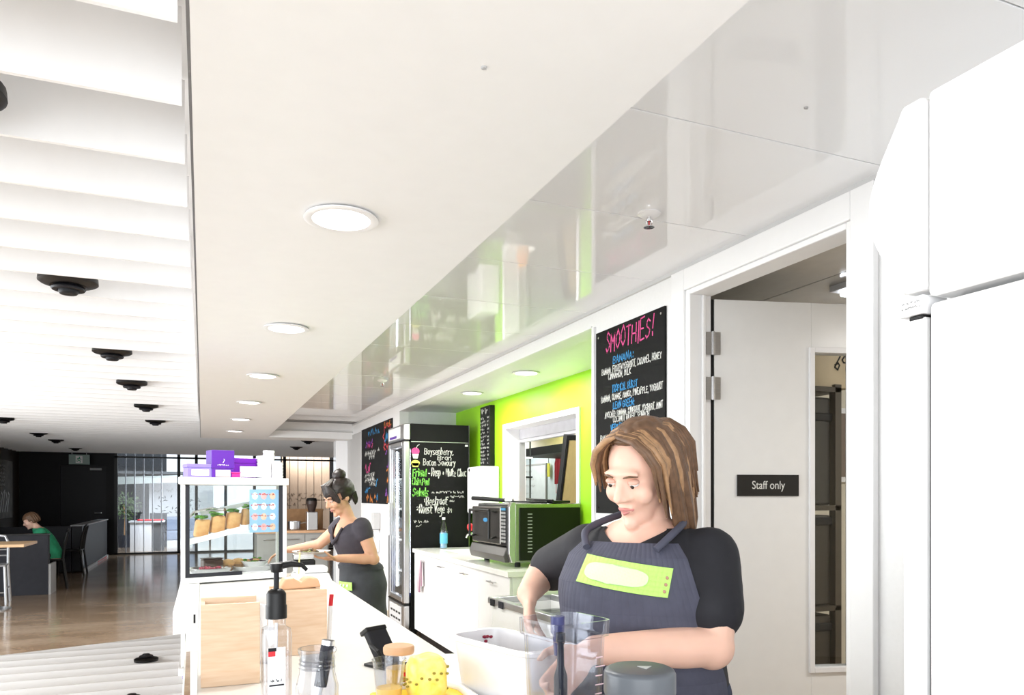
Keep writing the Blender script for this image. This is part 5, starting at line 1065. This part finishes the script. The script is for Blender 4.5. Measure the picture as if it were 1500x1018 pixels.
q = MB(); torso(q, R1, .012, .80, 1.345); limb(q, [SR, Vector(SR).lerp(Vector(ER), .80)], [.070, .066]); limb(q, [SL, Vector(SL).lerp(Vector(EL), .60)], [.072, .076])
fuse('tee_shirt', q, tee, w1, .008, 6, cut=lambda c: c.z > 1.305 and abs(c.x) < .095 and c.y < -.045+.0 and c.z > 1.295+abs(c.x)*.6)
q = MB(); torso(q, [(r[0], r[1], r[2], r[3]) for r in R1], .016, .78, .98)
for k in (-1, 1): limb(q, [(.09*k, .03, .84), (.095*k, .0, .47), (.095*k, .03, .10)], [.118, .085, .066])
fuse('trousers', q, jean, w1, .009, 6)
for k in (-1, 1): q = MB(); q.loft([((.095*k, -.03, 0), .045, .13), ((.095*k, -.03, .04), .047, .13), ((.095*k, -.02, .07), .042, .10), ((.095*k, .03, .10), .038, .045)], 16); q.build('shoe', black, w1, smooth=True)
RA = [(.45, -.035, .20, .168)] + R1
ap, _ = front_patch(RA, .024, .50, 1.312, -72, 72, 'apron', apr, w1, nz=26, na=28, edge=lambda t: 1.15 if t < .62 else 1.15-(t-.62)*1.35)
for k in (-1, 1):
    q = MB(); r = rings_at(R1, 1.255); q.spline([Vector((k*.088, -.140, 1.300)), Vector((k*.112, -.100, 1.335)), Vector((k*.106, -.02, 1.358)), Vector((k*.075, .065, 1.38))], .009, 8); q.build('apron_strap', apr, w1, smooth=True)
bd, V = front_patch(R1, .031, 1.212, 1.274, -22, 38, 'apron_badge', mat('badge_lime', (.45, .78, .16), .6), w1, nz=6, na=20)
TILT = Matrix.Translation((.02, -.16, 1.243)) @ Matrix.Rotation(math.radians(7), 4, 'Y') @ Matrix.Translation((-.02, .16, -1.243)); bd.data.transform(TILT)
q = MB(); nb_ = Vector((0, -1, 0)); L0 = [V[3][j]+Vector((0, -.004, 0)) for j in range(21)]
def bw(j, t): # a point on the badge, j across 0..20, t up 0..6
    i0 = int(t); f = t-i0; a = V[min(i0, 6)][j].lerp(V[min(i0+1, 6)][j], f); o_ = Vector((0, 0, a.z)); d = Vector((a.x, a.y+.02, 0)).normalized(); return a+d*.003
mk, _ = front_patch(R1, .0345, 1.222, 1.264, -18, 24, 'badge_mark', mat('badge_pale', (.62, .82, .45), .6), w1, 16, 24, edge=lambda t: .06+.94*(1-abs(2*t-1)**3)**.4, th=.001); mk.data.transform(TILT)
q = MB()
for t in (1.2, 2.6, 4.0): q.ell(bw(19, t), (.0042, .002, .0042), 8, 6)
q.v = [TILT @ v for v in q.v]; q.build('badge_dot', mat('badge_brown', (.42, .22, .16), .6), w1)
hr = hair_cap(hm1, hb1, w1, hs1, .090)
q = MB(); strands(q, hm1, 3, [(-75, 75, .12), (20, 112, .20), (40, 104, .185), (-100, -30, .10)], hs1, 150, .0095, lambda i, r: 1 if r.random() < .4 else 0); q.build('hair_lock', [hb1, hb2], hr, smooth=True, kind='stuff')
q = MB(); rnd = random.Random(5)
for i in range(150):
    # swept from a parting on the crown towards both temples
    y0 = rnd.uniform(-.055, .085); sgn = -1 if rnd.random() < .4 else 1; e = sgn*rnd.uniform(.9, 1.08); zz = (rnd.uniform(-.03, .02) if sgn < 0 else rnd.uniform(-.09, .0))
    pts = [(-.018, y0, .124-abs(y0)*.25)]
    for f, z in ((.45, .112), (.8, .082), (1.0, .045), (1.02, zz)): pts.append((e*.084*f, y0*(1+.15*f)-(.030 if y0 < .02 else 0)*f*(1.15-f), z-abs(y0)*.25*(1-f)))
    q.tube([hm1 @ (Vector(p)*hs1) for p in pts], [.004, .0075, .008, .007, .002], 8, mi=1 if rnd.random() < .42 else 0)
q.build('hair_lock', [hb1, hb2], hr, smooth=True, kind='stuff')

# ---- the woman with the plate
gd_ = mat('dress_grey', (.055, .048, .062), .8, var=.08, scale=30, bump=.05); sk_ = mat('skirt_grey', (.048, .052, .06), .8, var=.08, scale=25)
w2 = T('person', 'dark haired woman with a bun in a grey sleeveless dress, holding a plate', 'person', (.97, 5.15, 0), math.radians(-73.7))
R2 = [(.70, .06, .165, .125), (.82, .06, .178, .135), (.92, .045, .160, .120), (1.0, .02, .142, .11), (1.09, -.01, .148, .122), (1.16, -.03, .15, .118), (1.22, -.035, .135, .085), (1.255, -.045, .085, .06), (1.275, -.05, .05, .05)]
hm2 = Matrix.Translation((0, -.120, 1.415)) @ Matrix.Rotation(math.radians(4), 4, 'Z') @ rot(math.radians(27)); hs2 = 1.0
q = MB(); torso(q, R2); limb(q, [(0, -.045, 1.24), (0, -.085, 1.345)], [.05, .045]); head(q, hm2, hs2)
SR, ER, WR = (-.150, -.035, 1.215), (-.30, -.13, 1.08), (-.40, -.31, 1.045); SL, EL, WL = (.150, -.03, 1.215), (.205, .03, 1.0), (.155, -.20, 1.015)
limb(q, [SR, ER, WR], [.047, .038, .025]); limb(q, [SL, EL, WL], [.050, .040, .026])
for k in (-1, 1): limb(q, [(.08*k, .06, .78), (.085*k, .04, .44), (.085*k, .06, .07)], [.09, .056, .038])
hand(q, Vector(WR)+Vector((-.005, -.02, -.003)), (-.2, -.8, -.35), (.2, .1, -.9), 1, .35, .92); hand(q, Vector(WL)+Vector((0, -.02, .0)), (-.25, -.92, .05), (-.1, .05, .95), -1, .2, .92)
fuse('body', q, skin2, w2, .006, 5)
face_parts(hm2, w2, hs2, hd1, (.50, .20, .17))
q = MB(); torso(q, R2, .012, .84, 1.24); limb(q, [SR, Vector(SR).lerp(Vector(ER), .22)], [.062, .058]); limb(q, [SL, Vector(SL).lerp(Vector(EL), .22)], [.066, .062])
fuse('dress', q, gd_, w2, .008, 6, cut=lambda c: c.y < -.03 and c.z > 1.115+abs(c.x)*1.45 or (c.z > 1.235 and abs(c.x) < .085))
q = MB(); q.tube([(-.075, -.135, 1.21), (-.04, -.158, 1.14), (0, -.165, 1.105), (.04, -.158, 1.14), (.075, -.135, 1.21)], [.008, .012, .014, .012, .008], 8); q.build('cowl_fold', gd_, w2, smooth=True)
RS = [(.30, .06, .20, .17)] + R2
q = MB(); torso(q, RS, .02, .36, .965); fuse('apron_skirt', q, sk_, w2, .010, 6)
q = MB(); torso(q, R2, .026, .925, .95); q.build('apron_tie', sk_, w2, smooth=True)
lb_, _ = front_patch(RS, .034, .79, .845, -6, 34, 'apron_badge', mat('badge_lime', (.45, .78, .16), .6), w2, 4, 10)
q = MB(); r = rings_at(RS, .82)
for a in (2, 12, 22): t = math.radians(a); q.ell(((r[2]+.038)*math.sin(t), r[1]-(r[3]+.038)*math.cos(t), .82), (.010, .006, .010), 8, 6)
q.build('badge_mark', mat('badge_white', (.85, .9, .82), .6), w2)
for k in (-1, 1): MB().loft([((.085*k, .0, 0), .04, .12), ((.085*k, .0, .04), .042, .12), ((.085*k, .01, .07), .038, .09), ((.085*k, .06, .10), .034, .04)], 16).build('shoe', black, w2, smooth=True)
hr = hair_cap(hm2, hd1, w2, hs2, .045, grow=1.03)
q = MB(); q.ell((0, .066, .132), (.046, .047, .042), 20, 14)
for v in q.v: v *= 1+.05*mnoise.noise(v*50)
q.v = [hm2 @ v for v in q.v]; q.build('hair_bun', hd1, hr, smooth=True)
q = MB(); rnd = random.Random(2)
for i in range(34):
    x1 = -.075+.15*i/33; q.tube([hm2 @ Vector(p) for p in ((x1*.2+.01, .0, .127), (x1*.6, -.06, .108), (x1*.95, -.09+.5*abs(x1), .062), (x1*1.1, -.088+.55*abs(x1), rnd.uniform(.010, .03)-.5*abs(x1)))], [.007, .011, .010, .004], 8)
for i in range(14):
    a = rnd.uniform(-1.2, 1.2); q.tube([hm2 @ Vector(p) for p in ((math.sin(a)*.085, .015+.1*math.cos(a), -.01), (math.sin(a)*.075, .02+.09*math.cos(a), -.06), (math.sin(a)*.07, .02+.08*math.cos(a), -.085))], [.010, .008, .002], 6)
q.build('fringe', hd1, hr, smooth=True)
pl = T('dinner_plate', 'white plate of brown salad held by the woman in the grey dress', 'plate', (.655, 4.985, 1.045)); MB().lathe([(0, 0), (.07, 0), (.085, .006), (.12, .018), (.122, .021), (.118, .021), (.083, .010), (0, .008)], n=36).build('plate_body', plast_w, pl, smooth=True)
q = MB(); random.seed(17)
for i in range(44): a = random.random()*6.3; r_ = random.random()**.5*.06; q.ell((-.02+r_*math.cos(a), r_*math.sin(a), .016+(.06-r_)*.45*random.random()), (.016, .010, .007), 8, 5, M=Matrix.Rotation(random.random()*3, 3, 'Z'), mi=i % 3)
q.build('salad', [mat('salad_brown', (.22, .12, .05), .5), mat('salad_olive', (.16, .17, .04), .5), mat('salad_dark', (.07, .05, .03), .5)], pl, smooth=True, kind='stuff')

# ---- the diner in green
gs_ = mat('shirt_green', (.03, .38, .19), .75, var=.15, scale=14)
w3 = T('person', 'seated diner in green shirt with short brown hair, bending over the booth table', 'person', (-2.18, 13.35, 0), math.radians(-84))
R3 = [(.44, .05, .17, .13), (.56, .05, .175, .125), (.68, .0, .165, .12), (.80, -.06, .165, .12), (.90, -.11, .14, .09), (.95, -.14, .07, .06)]
hm3 = Matrix.Translation((0, -.235, 1.045)) @ rot(math.radians(25)); q = MB(); torso(q, R3); limb(q, [(0, -.13, .92), (0, -.19, .99)], [.05, .045]); head(q, hm3, .98)
for k in (-1, 1):
    limb(q, [(.10*k, .0, .525), (.11*k, -.40, .53), (.11*k, -.36, .08)], [.085, .06, .04]); limb(q, [(.16*k, -.10, .88), (.22*k, -.24, .70), (.12*k, -.44, .785)], [.05, .04, .027]); hand(q, (.12*k, -.45, .785), (-.3*k, -.9, -.05), (0, 0, -1), -k, .3, .95)
fuse('body', q, skin, w3, .009, 4); face_parts(hm3, w3, .98, hb1)
q = MB(); torso(q, R3, .016, .47, .935)
for k in (-1, 1): limb(q, [(.16*k, -.10, .88), (.205*k, -.20, .76)], [.07, .06])
fuse('shirt', q, gs_, w3, .012, 4)
q = MB()
for k in (-1, 1): limb(q, [(.10*k, .0, .525), (.11*k, -.40, .53), (.11*k, -.36, .10)], [.098, .075, .055])
fuse('trousers', q, black, w3, .012, 4)
for k in (-1, 1): MB().loft([((.11*k, -.42, 0), .045, .12), ((.11*k, -.42, .05), .045, .12), ((.11*k, -.37, .10), .04, .05)], 14).build('shoe', black, w3, smooth=True)
hr = hair_cap(hm3, hb1, w3, .98, .045, grow=1.06); q = MB(); strands(q, hm3, 9, [(-110, 110, .05)], 1.0, 36, .013); q.build('hair_lock', hb1, hr, smooth=True)
